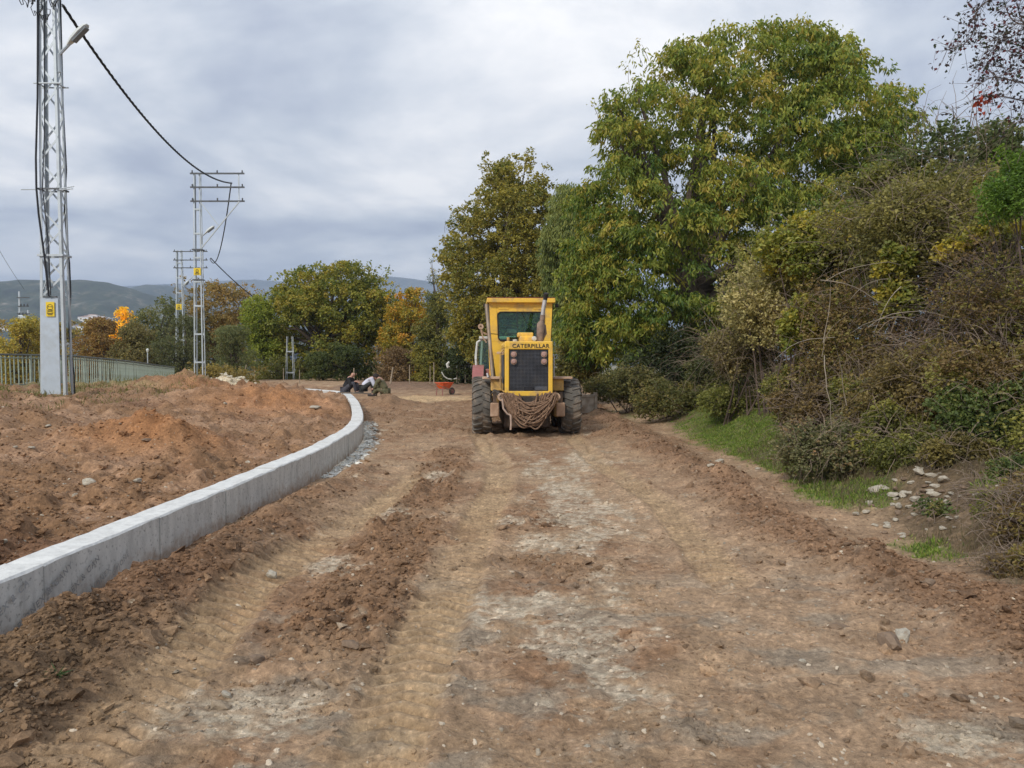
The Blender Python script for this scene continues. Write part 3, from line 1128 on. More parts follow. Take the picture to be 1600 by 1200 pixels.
# mortar spoil at the wall foot
r = np.random.default_rng(21)
d = r.uniform(10.5, 19, 900)
x = wallx(d) + np.abs(r.normal(0, .13, 900)) + .02
pts = np.stack([x, d, H(x, d)], 1)
scatter('mortar_rubble', pts, .015 + .05 * r.random(900) ** 2.5, M_CLOD, ICO1, np.array([[.78, .76, .68]]) * r.uniform(.7, 1.1, (900, 1)), flat=.4, seed=22, label='pale mortar rubble spilled along the foot of the curving wall', kind='stuff')
# white sand heap crumbs
d = r.normal(26.3, .7, 500)
x = r.normal(-9.5, .9, 500)
pts = np.stack([x, d, H(x, d)], 1)
scatter('pale_rubble', pts, .02 + .07 * r.random(500) ** 2, M_CLOD, ICO1, np.array([[.74, .67, .52]]) * r.uniform(.7, 1.1, (500, 1)), seed=24, label='heap of pale rubble on the raised soil before the lattice poles', kind='stuff')


def rock_mesh(seed, flat=.6):
    r = np.random.default_rng(seed)
    v, f = ICO2
    q = v * (1 + .10 * r.normal(size=(len(v), 1)))
    q = q * np.array([1.0, r.uniform(.6, .9), flat])
    for _ in range(7):
        nv = r.normal(size=3)
        nv /= np.linalg.norm(nv)
        dd = q @ nv - r.uniform(.35, .65)
        q = q - np.outer(np.maximum(dd, 0), nv)
    me = bpy.data.meshes.new('stone')
    me.from_pydata([tuple(p) for p in q], [], [tuple(int(i) for i in p) for p in f])
    me.update()
    return me


ROCKS = [rock_mesh(50 + i, random.uniform(.35, .6)) for i in range(9)]
for i, me in enumerate(ROCKS):
    me.materials.append(M_STONE)
ROCKB = []
for i in range(4):
    me = ROCKS[i].copy()
    me.materials.clear()
    me.materials.append(M_STONEB)
    ROCKB.append(me)


def rock(px, py, size, label, group=None, brown=False, rot=None, cat='stone', tilt=0):
    # ground point under that sight line
    ds = np.geomspace(2.4, 60, 400)
    pv = [V(px, py, q) for q in ds]
    zz_ = np.array([q.z for q in pv])
    hh_ = H(np.array([q.x for q in pv]), ds, False)
    k_ = int(np.argmax(zz_ <= hh_))
    dd, p = float(ds[k_]), pv[k_]
    me = random.choice(ROCKB if brown else ROCKS)
    o = bpy.data.objects.new('stone', me)
    COL.objects.link(o)
    s = size * dd / 1200 / 2 * 1.08
    o.scale = (s, s * random.uniform(.7, 1), s * random.uniform(.55, .95))
    o.location = (p.x, dd, hgt(p.x, dd, True) + s * (.22 if group else .12))
    o.rotation_euler = (tilt + random.uniform(-.2, .2), random.uniform(-.25, .25), rot if rot is not None else random.uniform(0, 6.28))
    return setp(o, label, cat, group)


for px, py, s, lab in [
    (1370, 771, 30, 'broad pale stone at the left edge of the stone pile by the grass'),
    (1437, 747, 26, 'pale upright stone at the top of the pile under the brambles'),
    (1456, 750, 24, 'white squarish stone in the upper row of the pile'),
    (1476, 752, 28, 'whitest large stone at the upper right of the pile'),
    (1393, 784, 24, 'slanting pale stone below the broad one at the pile'),
    (1412, 772, 14, 'small white stone in the middle of the stone pile'),
    (1430, 790, 28, 'flat pale stone low in the middle of the pile'),
    (1460, 782, 26, 'pale wedge stone on the lower right of the pile'),
    (1534, 778, 18, 'isolated pale stone right of the pile among dry stems'),
    (1359, 791, 16, 'small pale stone nearest the bright grass strip'),
    (1367, 827, 11, 'little white stone lowest below the stone pile')]:
    rock(px, py, s, lab, 'stones of the bank pile', tilt=.3)
rr = random.Random(5)
for i in range(80):
    px = rr.gauss(1440, 48)
    py = 786 + (px - 1440) * -.12 + rr.gauss(0, 22)
    rock(px, py, rr.uniform(8, 19), 'small broken stone in the pile on the bank', 'small stones of the bank pile', brown=rr.random() < .38)
for px, py, s, lab, br in [
    (547, 1018, 34, 'rounded grey brown stone half sunk in the loose soil', True),
    (425, 904, 26, 'flat pale stone beside the left tyre track', False),
    (1000, 940, 15, 'white stone in the middle of the road', False),
    (875, 964, 13, 'white chip left of the grey patch on the road', False),
    (1412, 1003, 42, 'long flat pale stone on the right of the road', False),
    (1390, 1016, 60, 'dark flat soil slab by the long pale stone', True),
    (1310, 985, 40, 'thin dark slab of soil on the right of the road', True),
    (1122, 723, 20, 'flat pale stone pair at the edge of the grass', False),
    (1110, 737, 18, 'pale chip below the grass edge stone', False),
    (1255, 1038, 16, 'small white stone near right of the road', False),
    (1185, 735, 14, 'pale stone on the dark clods below the grass', False),
    (1238, 852, 26, 'brown clod like stone ending the right soil ridge', True),
    (403, 1040, 34, 'jagged dark stone in loose soil left of the middle track', True),
    (355, 1092, 22, 'low grey stone near the bottom left of the road', False),
    (1450, 915, 34, 'brown boulder lump at the foot of the right bank', True),
    (1490, 935, 36, 'second brown boulder lump nearer at the right bank foot', True),
    (990, 1098, 12, 'white stone low in the middle of the road', False),
    (918, 1178, 18, 'white flake at the bottom of the road', False)]:
    rock(px, py, s, lab, None, br)
for px, py, s, lab in [
    (303, 645, 13, 'upright cream stone on the orange heap'), (76, 668, 13, 'upright cream stone left on the rough raised soil'),
    (133, 637, 12, 'pale stone close to the near pole foot'), (495, 640, 24, 'flat wide pale stone near the wall bend'),
    (388, 723, 14, 'pale stone beside the wall top on raised soil'), (352, 637, 11, 'beige stone on the far soil mound'),
    (100, 760, 13, 'pale stone amid the raised soil clods'), (215, 762, 14, 'whitish flat stone in the middle of the raised soil'),
    (140, 763, 26, 'pale scraped slab on the raised soil'), (117, 788, 14, 'round pale stone nearer on the raised soil'),
    (5, 865, 16, 'cream stone at the left frame edge behind the wall'), (50, 712, 11, 'small white stone far left on the raised soil'),
    (24, 712, 10, 'small pale stone on the leftmost raised soil'), (244, 652, 10, 'pinkish stone at the back of the orange heap'),
    (232, 690, 24, 'orange brown soil lump at the heap foot')]:
    rock(px, py, s, lab, None, 'lump' in lab)


# ------------------------------------------------------------------ foliage generator
def leafs(cen, dirs, L, W, col, r, fold=.25):
    """one leaf = a folded quad, base - side - tip - side"""
    n = len(cen)
    d = dirs / np.linalg.norm(dirs, axis=1, keepdims=True)
    a = r.normal(size=(n, 3))
    s = np.cross(d, a)
    s /= np.linalg.norm(s, axis=1, keepdims=True) + 1e-9
    nn = np.cross(d, s)
    L = L[:, None]
    W = W[:, None]
    p0 = cen
    p1 = cen + d * L * .45 + s * W * .5 + nn * W * fold
    p2 = cen + d * L
    p3 = cen + d * L * .45 - s * W * .5 + nn * W * fold
    v = np.stack([p0, p1, p2, p3], 1).reshape(-1, 3)
    f = np.arange(n * 4).reshape(-1, 4)
    c = np.repeat(col, 4, 0)
    return v, f, c


def palette(cols, idx_f):
    cols = np.array(cols)
    k = np.clip(idx_f, 0, .9999) * (len(cols) - 1)
    i = np.floor(k).astype(int)
    t = (k - i)[:, None]
    return cols[i] * (1 - t) + cols[i + 1] * t


LEAFGAIN = np.array([[2.25, 2.05, 1.5]])


def foliage(subc, subr, n, L, W, cols, r, per=6, droop=.6, spread=1.0, flatz=.75, tone=None, up=.25, shell=.55, lump=.5, tight=.4):
    """subc (k,3) sub-crown centres, subr radii. leaves sit in sprays on their outer shells."""
    k = len(subc)
    ns = max(1, n // per)
    wgt = subr ** 2
    pick = r.choice(k, ns, p=wgt / wgt.sum())
    dv = r.normal(size=(ns, 3))
    dv[:, 2] += up
    dv /= np.linalg.norm(dv, axis=1, keepdims=True)
    rad = (shell + (1.08 - shell) * r.random(ns) ** .6)[:, None] * subr[pick][:, None]
    sc = subc[pick] + dv * rad * np.array([1, 1, flatz])
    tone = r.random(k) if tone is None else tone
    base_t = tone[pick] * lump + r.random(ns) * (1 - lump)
    sc_ = np.repeat(sc, per, 0)
    dd = np.repeat(dv, per, 0) * .5 + r.normal(size=(ns * per, 3)) * spread
    dd[:, 2] = dd[:, 2] * .6 - droop
    off = r.normal(size=(ns * per, 3)) * L * tight
    Ls = L * r.uniform(.6, 1.25, ns * per)
    Ws = W * r.uniform(.7, 1.25, ns * per)
    ct = np.repeat(base_t, per) + r.normal(size=ns * per) * .10
    col = palette(cols, ct) * r.uniform(.75, 1.3, (ns * per, 1)) * LEAFGAIN
    return leafs(sc_ + off, dd, Ls, Ws, col, r)


def twig_tubes(starts, dirs, length, r0, seed, seg=4, sag=.3, sides=3, wob=.35):
    r = np.random.default_rng(seed)
    n = len(starts)
    pts = [starts]
    d = dirs / np.linalg.norm(dirs, axis=1, keepdims=True)
    for i in range(seg):
        d = d + r.normal(size=(n, 3)) * wob / seg * 2
        d[:, 2] -= sag / seg
        d /= np.linalg.norm(d, axis=1, keepdims=True)
        pts.append(pts[-1] + d * (length / seg)[:, None])
    P = np.stack(pts, 1)                        # n, seg+1, 3
    D = P[:, -1] - P[:, 0]
    a = np.cross(D, r.normal(size=(n, 3)))
    a /= np.linalg.norm(a, axis=1, keepdims=True) + 1e-9
    D /= np.linalg.norm(D, axis=1, keepdims=True) + 1e-9
    b = np.cross(D, a)
    rad = r0[:, None] * np.linspace(1, .35, seg + 1)[None]
    rings = []
    for k in range(sides):
        an = 2 * np.pi * k / sides
        rings.append(P + (a * math.cos(an) + b * math.sin(an))[:, None, :] * rad[:, :, None])
    R3 = np.stack(rings, 2)                     # n, seg+1, sides, 3
    v = R3.reshape(-1, 3)
    base = (np.arange(n) * (seg + 1) * sides)[:, None, None]
    i = (np.arange(seg) * sides)[None, :, None]
    k = np.arange(sides)[None, None, :]
    k2 = (k + 1) % sides
    f = np.stack([base + i + k, base + i + k2, base + i + sides + k2, base + i + sides + k], -1).reshape(-1, 4)
    return v, f, P[:, -1]


def limb(mb, p, d, L, r0, depth, rnd, spread=.6):
    pts = [Vector(p)]
    rs = [r0]
    dv = Vector(d).normalized()
    n = 5
    for i in range(n):
        dv = (dv + Vector((rnd.gauss(0, .13), rnd.gauss(0, .13), rnd.gauss(.03, .08)))).normalized()
        pts.append(pts[-1] + dv * L / n)
        rs.append(r0 * (1 - .5 * (i + 1) / n))
    mb.tube(pts, rs, 7 if depth > 1 else 5, cap=False)
    if depth > 0:
        for k in range(3 if depth > 1 else 2):
            q = pts[-1] if k == 0 else pts[rnd.choice([2, 3, 4])]
            nd = (dv + Vector((rnd.gauss(0, spread), rnd.gauss(0, spread), rnd.gauss(.1, .35)))).normalized()
            limb(mb, q, nd, L * .68, rs[-1] * (.95 if k == 0 else .7), depth - 1, rnd, spread)


def tree(name, rows_, d, thick, nsub, subr, n, L, W, cols, label, trunk_px, group=None, seed=1, droop=.5, per=6, flatz=.7, sunlit_tops=None, inner=.35, trunk_r=.2, base_z=None, cat='tree', sprigs=0, spread=1.0, shell=.55, up=.25, gaps=None):
    """rows_ = crown outline measured in the photo (row, left column, right column) at distance d"""
    r = np.random.default_rng(seed)
    rnd = random.Random(seed)
    py = np.array([q[0] for q in rows_], float)
    zz_ = np.array([V(800, q, d).z for q in py])
    xl = (np.array([q[1] for q in rows_], float) - 800) / 1200 * d
    xr = (np.array([q[2] for q in rows_], float) - 800) / 1200 * d
    order = np.argsort(zz_)
    zz_, xl, xr = zz_[order], xl[order], xr[order]
    zs = np.linspace(zz_[0], zz_[-1], 200)
    wd = np.interp(zs, zz_, xr - xl)
    wmax = wd.max()
    # sub-crowns through the volume, most of them near its surface
    z = r.choice(zs, nsub, p=wd / wd.sum()) + r.normal(size=nsub) * .05
    z = np.clip(z, zz_[0], zz_[-1])
    L_, R_ = np.interp(z, zz_, xl), np.interp(z, zz_, xr)
    hw = (R_ - L_) / 2
    sr = subr * r.uniform(.65, 1.25, nsub) * np.clip(hw / (wmax * .25), .35, 1)
    th = r.uniform(0, 2 * np.pi, nsub)
    rho = np.where(r.random(nsub) < inner, np.sqrt(r.random(nsub)) * .75, r.uniform(.82, 1.0, nsub))
    ex = np.maximum(hw - sr * .8, .02)
    ey = np.maximum(thick * np.clip(hw / (wmax / 2), .25, 1) - sr * .6, .02)
    cx = (L_ + R_) / 2 + np.cos(th) * rho * ex
    cy = d + np.sin(th) * rho * ey
    # keep each sub-crown's top inside the crest
    z = np.minimum(z, zz_[-1] - sr * flatz * .6)
    subc = np.stack([cx, cy, z], 1)
    tx = (trunk_px - 800) / 1200 * d
    gz = hgt(tx, d) if base_z is None else base_z
    root = empty(name, (tx, d, gz), label=label, cat=cat, group=group)
    off = np.array([tx, d, gz])
    tone = np.clip(.5 + .35 * (z - zz_.mean()) / (np.ptp(zz_) + .1) + r.normal(size=nsub) * .28, 0, 1) if sunlit_tops else None  # leaf tone rises with height: sunlit yellowish tops put into the colour
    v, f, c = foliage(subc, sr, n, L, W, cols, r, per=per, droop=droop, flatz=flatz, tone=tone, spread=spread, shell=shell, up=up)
    np_mesh('crown', v - off, f, M_LEAF, root, col=c, kind='stuff')
    # trunk and limbs
    mb = MB()
    hgt0 = max(.8, (zz_[0] - gz) * .9 + .25 * (zz_[-1] - zz_[0]))
    mb.tube([(0, 0, -.3), (rnd.gauss(0, .05), 0, hgt0 * .5), (rnd.gauss(0, .12), rnd.gauss(0, .1), hgt0)], [trunk_r * 1.25, trunk_r, trunk_r * .8], 9)
    mb.build('trunk', M_BARK, root, smooth=True)
    sel = r.choice(nsub, min(nsub, 26), replace=False)
    mb = MB()
    for i in sel:
        tgt = Vector(subc[i] - off)
        st = Vector((0, 0, hgt0 * rnd.uniform(.6, 1)))
        mid = st.lerp(tgt, .5) + Vector((rnd.gauss(0, .2), rnd.gauss(0, .2), .12 * (tgt - st).length))
        mb.tube([st, st.lerp(mid, .5) + Vector((0, 0, .1)), mid, tgt], [trunk_r * .55, trunk_r * .42, trunk_r * .28, trunk_r * .1], 5, cap=False)
    mb.build('limbs', M_BARK, root, smooth=True)
    if sprigs:
        # thin shoots breaking the outline
        k = sprigs
        zz2 = r.uniform(zz_[0] + .3 * np.ptp(zz_), zz_[-1], k)
        sd_ = r.choice([-1, 1], k)
        xx = np.where(sd_ < 0, np.interp(zz2, zz_, xl) + .15, np.interp(zz2, zz_, xr) - .15)
        st = np.stack([xx, d + r.normal(size=k) * .4, zz2], 1)
        dr = np.stack([sd_ * .5 + r.normal(size=k) * .3, r.normal(size=k) * .3, 1 + r.random(k)], 1)
        ln = subr * r.uniform(.5, 1.2, k)
        tv, tf, ends = twig_tubes(st, dr, ln, np.full(k, .012), seed + 5)
        np_mesh('shoots', tv - off, tf, M_TWIG, root, kind='stuff')
        v, f, c = foliage(ends, np.full(k, L * 1.5), k * 14, L, W, cols, r, per=7, droop=droop)
        np_mesh('shoot_leaves', v - off, f, M_LEAF, root, col=c, kind='stuff')
    return root


G1, G2, G3 = (.030, .060, .012), (.055, .095, .018), (.095, .13, .025)
OL, YG, YE, OR, BR, DB = (.12, .115, .03), (.20, .20, .035), (.42, .32, .03), (.40, .17, .02), (.13, .085, .04), (.07, .045, .028)

# big walnut tree
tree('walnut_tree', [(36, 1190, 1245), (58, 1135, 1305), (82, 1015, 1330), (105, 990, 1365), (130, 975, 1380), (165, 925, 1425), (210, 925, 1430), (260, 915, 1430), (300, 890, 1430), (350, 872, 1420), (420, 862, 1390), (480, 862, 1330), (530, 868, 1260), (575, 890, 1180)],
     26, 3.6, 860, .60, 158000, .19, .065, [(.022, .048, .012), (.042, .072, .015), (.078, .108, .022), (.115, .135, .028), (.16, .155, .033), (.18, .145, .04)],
     'huge round walnut tree with drooping green leaves behind the brambles', 1085, seed=101, droop=1.5, per=10, sunlit_tops=True, trunk_r=.35, sprigs=9, spread=.9, flatz=.5, shell=.72, up=.7, inner=.35)
# olive brown tree behind the grader
tree('field_maple', [(242, 768, 825), (266, 752, 850), (300, 748, 868), (325, 705, 880), (360, 693, 885), (410, 682, 890), (470, 686, 890), (530, 700, 890), (565, 720, 880)],
     40, 3.0, 460, .52, 80000, .15, .105, [(.045, .065, .02), (.085, .095, .027), (.12, .115, .035), (.17, .15, .037), (.13, .14, .034)],
     'tall olive brown tree with narrow pointed top behind the yellow grader', 790, seed=111, droop=.5, trunk_r=.22, sprigs=26, shell=.5)
# blue green drooping tree between them
tree('willow_like_tree', [(292, 868, 905), (330, 850, 935), (390, 838, 940), (450, 850, 925), (520, 862, 920), (550, 870, 915)],
     34, 1.8, 130, .5, 36000, .20, .055, [(.04, .065, .025), (.065, .09, .034), (.10, .12, .042), (.13, .145, .05)],
     'slender blue green drooping tree between walnut and olive brown trees', 890, seed=121, droop=1.6, trunk_r=.12, spread=.5)
# broad yellow green tree
tree('broad_tree', [(413, 508, 550), (422, 478, 585), (440, 440, 603), (460, 415, 618), (490, 400, 625), (520, 396, 622), (550, 410, 610), (585, 440, 600)],
     54, 4.0, 260, .68, 50000, .20, .14, [(.04, .06, .018), (.075, .095, .024), (.115, .125, .03), (.15, .145, .033), (.17, .135, .03)],
     'broad yellow green autumn tree left of the road end', 505, seed=131, droop=.5, trunk_r=.3, sprigs=24)
tree('autumn_tree', [(452, 636, 660), (470, 612, 680), (500, 596, 690), (530, 588, 690), (560, 592, 680), (590, 600, 670)],
     50, 2.2, 90, .5, 18000, .16, .12, [(.07, .08, .022), (.12, .12, .028), (.18, .15, .03), (.25, .16, .03), (.24, .13, .025)],
     'small orange and yellow tree between broad tree and olive brown tree', 640, seed=141, trunk_r=.14, sprigs=10)
tree('conifer', [(402, 672, 677), (430, 668, 683), (455, 662, 692), (490, 656, 700), (530, 655, 700)],
     47, .8, 26, .42, 6000, .10, .03, [(.012, .028, .014), (.025, .045, .022), (.04, .06, .03)],
     'thin dark conifer peeking left of the olive brown tree', 678, seed=151, trunk_r=.1)
# mixed far trees left of centre
tree('olive_tree', [(452, 672, 690), (475, 655, 705), (520, 645, 720), (570, 645, 730), (600, 650, 730)], 46, 2.0, 80, .5, 17000, .14, .09,
     [(.04, .05, .02), (.08, .085, .028), (.12, .12, .035)], 'olive green tree filling between orange tree and olive brown tree', 690, seed=146, trunk_r=.12, sprigs=8)
tree('olive_tree', [(470, 612, 630), (500, 596, 650), (560, 590, 660), (600, 590, 660)], 56, 2.0, 60, .55, 11000, .17, .11,
     [(.05, .06, .02), (.10, .105, .03), (.15, .14, .035)], 'pale olive tree behind the orange tree', 625, seed=147, trunk_r=.12)
tree('hedge_tree', [(500, 60, 130), (515, 20, 300), (545, 0, 420), (575, -20, 420), (600, -20, 420)], 95, 3.0, 120, 1.0, 24000, .30, .2,
     [(.06, .07, .025), (.12, .11, .035), (.18, .14, .04), (.10, .11, .03)], 'far mixed hedge of trees filling behind the railing', 200, seed=148, base_z=-5)
FT = 'trees behind the railing and poles'
tree('bare_topped_tree', [(443, 300, 372), (460, 282, 400), (490, 278, 410), (530, 280, 405), (585, 290, 400)], 68, 3.0, 46, 1.0, 15000, .22, .15,
     [(.06, .06, .028), (.12, .10, .04), (.17, .12, .055), (.15, .13, .05)], 'thin brownish tree behind the second lattice pole', 340, FT, 161, sprigs=30, shell=.3)
tree('round_bush_tree', [(512, 345, 385), (530, 328, 402), (560, 322, 408), (595, 330, 400)], 46, 1.6, 30, .7, 15000, .11, .05,
     [(.045, .06, .03), (.075, .09, .045), (.10, .105, .05)], 'round grey green bushy tree right of the second pole', 365, FT, 171, cat='tree', trunk_r=.1)
tree('green_tree', [(470, 385, 415), (500, 378, 440), (540, 385, 450), (590, 395, 450)], 52, 1.6, 30, .8, 12000, .15, .10,
     [(.05, .08, .018), (.10, .13, .025), (.15, .17, .03)], 'light green small tree against the broad yellow tree', 415, FT, 181, trunk_r=.1)
tree('dark_tree', [(468, 236, 268), (490, 205, 300), (530, 196, 318), (590, 200, 320)], 64, 3.0, 80, .8, 14000, .18, .11,
     [(.035, .045, .022), (.06, .075, .035), (.09, .10, .045), (.12, .11, .05)], 'dark grey green tree behind the railing end', 260, FT, 191, base_z=-1.5)
tree('yellow_tree', [(483, 188, 200), (500, 175, 212), (530, 168, 215), (575, 172, 212)], 88, 2.0, 22, 1.0, 7000, .26, .18,
     [(.28, .22, .03), (.45, .33, .03), (.5, .36, .03)], 'small bright yellow poplar behind the railing', 192, FT, 201, base_z=-3)
tree('russet_tree', [(500, 150, 165), (515, 132, 185), (540, 120, 200), (565, 115, 205), (590, 118, 200)], 60, 2.4, 34, .9, 15000, .17, .11,
     [(.09, .06, .03), (.13, .085, .038), (.16, .11, .045), (.13, .12, .045)], 'russet brown tree right of the near pole behind the railing', 160, FT, 211, base_z=-3)
tree('olive_tree', [(505, 200, 225), (530, 178, 245), (560, 170, 262), (595, 175, 262)], 56, 2.2, 30, .9, 14000, .17, .10,
     [(.05, .055, .025), (.09, .085, .04), (.13, .11, .05)], 'dull olive tree between the russet tree and the railing end', 215, FT, 221, base_z=-2.5)
tree('golden_tree', [(487, 42, 56), (505, 22, 62), (530, 5, 66), (560, -10, 66), (600, -10, 66)], 58, 2.2, 34, .9, 14000, .17, .12,
     [(.10, .10, .035), (.16, .155, .045), (.23, .20, .05), (.20, .14, .05)], 'golden green tree at the far left behind the railing', 30, FT, 231, base_z=-3)
tree('red_tinged_tree', [(492, -60, 12), (520, -90, 28), (560, -100, 32), (600, -100, 34)], 72, 3.0, 34, 1.1, 10000, .2, .14,
     [(.12, .11, .04), (.18, .14, .05), (.20, .13, .06)], 'pinkish yellow tree at the left frame edge', -30, FT, 241, base_z=-4)
tree('grey_thicket_tree', [(498, 255, 310), (530, 240, 335), (560, 235, 340), (596, 240, 345)], 55, 2.0, 36, .9, 14000, .14, .08,
     [(.028, .038, .022), (.05, .06, .032), (.075, .08, .042)], 'dark thicket directly behind the two far lattice poles', 290, FT, 251, base_z=-.5)
# undergrowth at the end of the road
UG = 'undergrowth at the road end'
for k, (rw, d, n, cols, lab, tpx) in enumerate([
    ([(535, 520, 560), (560, 480, 600), (605, 470, 610)], 47, 15000, [(.02, .032, .012), (.04, .055, .02), (.07, .08, .03)], 'dark green undergrowth behind the seated people', 540),
    ([(548, 600, 640), (562, 585, 655), (605, 580, 660)], 46, 9000, [(.07, .05, .035), (.12, .09, .06), (.16, .12, .08)], 'dry brown creeper thicket right of the seated people', 615),
    ([(545, 650, 680), (565, 640, 700), (602, 640, 705)], 45, 8000, [(.05, .06, .02), (.12, .12, .03), (.2, .17, .04)], 'yellowish shrub behind the orange wheelbarrow', 670),
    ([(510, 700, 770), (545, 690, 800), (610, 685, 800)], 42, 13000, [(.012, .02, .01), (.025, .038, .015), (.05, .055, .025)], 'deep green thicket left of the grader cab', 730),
    ([(560, 415, 440), (575, 400, 470), (602, 395, 480)], 50, 8000, [(.04, .055, .02), (.08, .09, .03), (.13, .12, .04)], 'low scrub below the broad tree', 430),
    ([(575, 310, 345), (588, 300, 400), (604, 300, 405)], 40, 6000, [(.06, .06, .03), (.12, .10, .04), (.18, .15, .05)], 'dry weeds on the mound right of second pole', 335)]):
    tree('shrub', rw, d, 1.4, 22, .7, n, .12, .08, cols, lab, tpx, UG, 300 + k, trunk_r=.05, cat='shrub', sprigs=10, base_z=0.1)

# ------------------------------------------------------------------ shrubs on the right bank
BK = 'shrubs on the right bank'


def bush(name, px, py, d, rx, rz, n, L, W, cols, label, seed, ry=None, twigs=300, nsub=18, twig_len=.6, tmat=None, droop=.15, per=4, subr=.36, shell=.35, twr=.004, tup=.8, group=BK, cat='shrub'):
    r = np.random.default_rng(seed)
    c = V(px, py, d)
    ry = ry or rx * .75
    gz = hgt(c.x, c.y)
    root = empty(name, (c.x, c.y, gz), label=label, cat=cat, group=group)
    off = np.array([c.x, c.y, gz])
    nsub = int(nsub * 1.8)
    dv = r.normal(size=(nsub, 3))
    dv /= np.linalg.norm(dv, axis=1, keepdims=True)
    rho = r.uniform(.35, 1.0, nsub)[:, None] ** .5
    sr = .78 * subr * (rx + rz) * .5 * r.uniform(.6, 1.5, nsub)
    ext = np.array([rx, ry, rz])
    subc = np.array([c.x, c.y, c.z]) + dv * rho * (ext - sr.mean() * .8) * r.uniform(.75, 1.3, (nsub, 1))
    v, f, co = foliage(subc, sr, int(n * 1.25), L * 1.12, W * 1.25, cols, r, per=per, droop=droop, flatz=.85, spread=1.2, shell=shell, up=.1, lump=.6)
    v[:, 2] = np.maximum(v[:, 2], gz - .3)
    np_mesh('leaves', v - off, f, M_LEAF, root, col=co, kind='stuff')
    if twigs:
        k = int(twigs * .36)
        dv = r.normal(size=(k, 3))
        dv /= np.linalg.norm(dv, axis=1, keepdims=True)
        st = np.array([c.x, c.y, c.z]) + dv * ext * r.uniform(.45, .95, k)[:, None]
        dr = dv * .8 + r.normal(size=(k, 3)) * .6
        dr[:, 2] += tup
        ln = twig_len * r.uniform(.5, 1.3, k)
        tv, tf, ends = twig_tubes(st, dr, ln, np.full(k, twr) * r.uniform(.6, 1.6, k), seed + 3, seg=4, sag=1.1, wob=.5)
        np_mesh('twigs', tv - off, tf, tmat or M_TWIG, root, kind='stuff')
    # stems from the soil into the bush
    mb = MB()
    for i in range(7):
        p0 = Vector((r.normal() * rx * .2, r.normal() * ry * .2, -.15))
        p1 = Vector(subc[r.integers(nsub)] - off)
        mb.tube([p0, p0.lerp(p1, .5) + Vector((r.normal() * .1, r.normal() * .1, .1)), p1], [.02, .014, .006], 5, cap=False)
    mb.build('stems', M_TWIGD, root)
    return root


BRN = [(.055, .042, .024), (.095, .070, .038), (.115, .105, .042), (.105, .12, .035)]
BRG = [(.035, .045, .016), (.07, .078, .026), (.10, .11, .034), (.14, .135, .045)]
PAL = [(.09, .09, .045), (.15, .145, .075), (.22, .21, .12), (.28, .26, .17)]
YGL = [(.05, .075, .02), (.09, .11, .028), (.14, .14, .035), (.24, .20, .04)]
GRD = [(.02, .032, .014), (.035, .055, .022), (.06, .085, .03), (.10, .09, .04)]
GRB = [(.03, .06, .015), (.06, .11, .022), (.10, .16, .03)]

bush('backing_thicket', 1290, 470, 17, 2.4, 2.1, 13000, .09, .05, BRG, 'olive brown thicket rising behind the bank shrubs', 401, twigs=500, nsub=46, twig_len=1.0)
bush('backing_thicket', 1560, 480, 13, 2.3, 2.1, 14000, .075, .045, BRG, 'tall olive brown thicket at the top of the right bank', 402, twigs=600, nsub=46, twig_len=1.0)
bush('clematis_shrub', 1200, 470, 15, 1.05, .95, 11000, .055, .04, PAL, 'pale seed headed climber sprawling beside the walnut tree', 403, twigs=420, nsub=26, twig_len=.8)
bush('dry_twig_shrub', 1150, 545, 16, .85, .7, 6500, .06, .035, [(.06, .055, .03), (.11, .10, .055), (.17, .155, .09)], 'dry grassy twig shrub below the pale climber', 404, twigs=700, nsub=20, twig_len=.9)
bush('bramble_thicket', 1340, 550, 12.2, 1.25, 1.25, 15000, .045, .032, BRN, 'brown tangled bramble thicket in the middle of the bank', 405, twigs=1500, nsub=34, twig_len=.7, tmat=M_TWIG)
bush('yellow_leaved_climber', 1290, 385, 14.2, 1.15, .7, 10000, .07, .06, YGL, 'yellow green climber over the top of the bramble', 406, twigs=250, nsub=24)
bush('yellow_leaved_climber', 1250, 505, 12.4, .34, .55, 2600, .065, .055, YGL, 'small yellow leaved climber hanging left of the bramble', 407, twigs=60, nsub=14, subr=.3)
bush('yellow_leaved_climber', 1400, 440, 11.6, .32, .7, 2800, .065, .055, YGL, 'narrow yellow green climber strand down the brambles', 408, twigs=60, nsub=14, subr=.3)
bush('yellow_leaved_climber', 1525, 375, 11.0, .55, .30, 2600, .065, .055, [(.09, .11, .03), (.17, .16, .04), (.28, .24, .05)], 'brightest yellow climber patch high on the bank', 409, twigs=60, nsub=12, subr=.3)
bush('thorn_shrub', 1430, 370, 12.2, 1.5, 1.0, 15000, .05, .034, [(.05, .055, .025), (.085, .085, .036), (.12, .115, .045), (.16, .155, .065)], 'olive brown thorny shrub above the bramble thicket', 410, twigs=1100, nsub=36, twig_len=.8)
bush('bare_twig_shrub', 1575, 490, 9.6, .95, .95, 9000, .04, .026, BRN, 'grey bare twiggy shrub at the right frame edge', 411, twigs=2200, nsub=26, twig_len=.75, tmat=M_TWIGD)
bush('bramble_thicket', 1470, 590, 10.0, 1.05, .75, 12500, .045, .032, [(.05, .042, .022), (.085, .07, .035), (.12, .10, .045), (.11, .12, .04)], 'brown and dull green bramble above the stone pile', 412, twigs=900, nsub=30, twig_len=.6)
bush('ivy_shrub', 1580, 660, 8.4, .75, .62, 10500, .042, .034, GRD, 'dark green leafy shrub above right of the stones', 413, twigs=350, nsub=26, twig_len=.4)
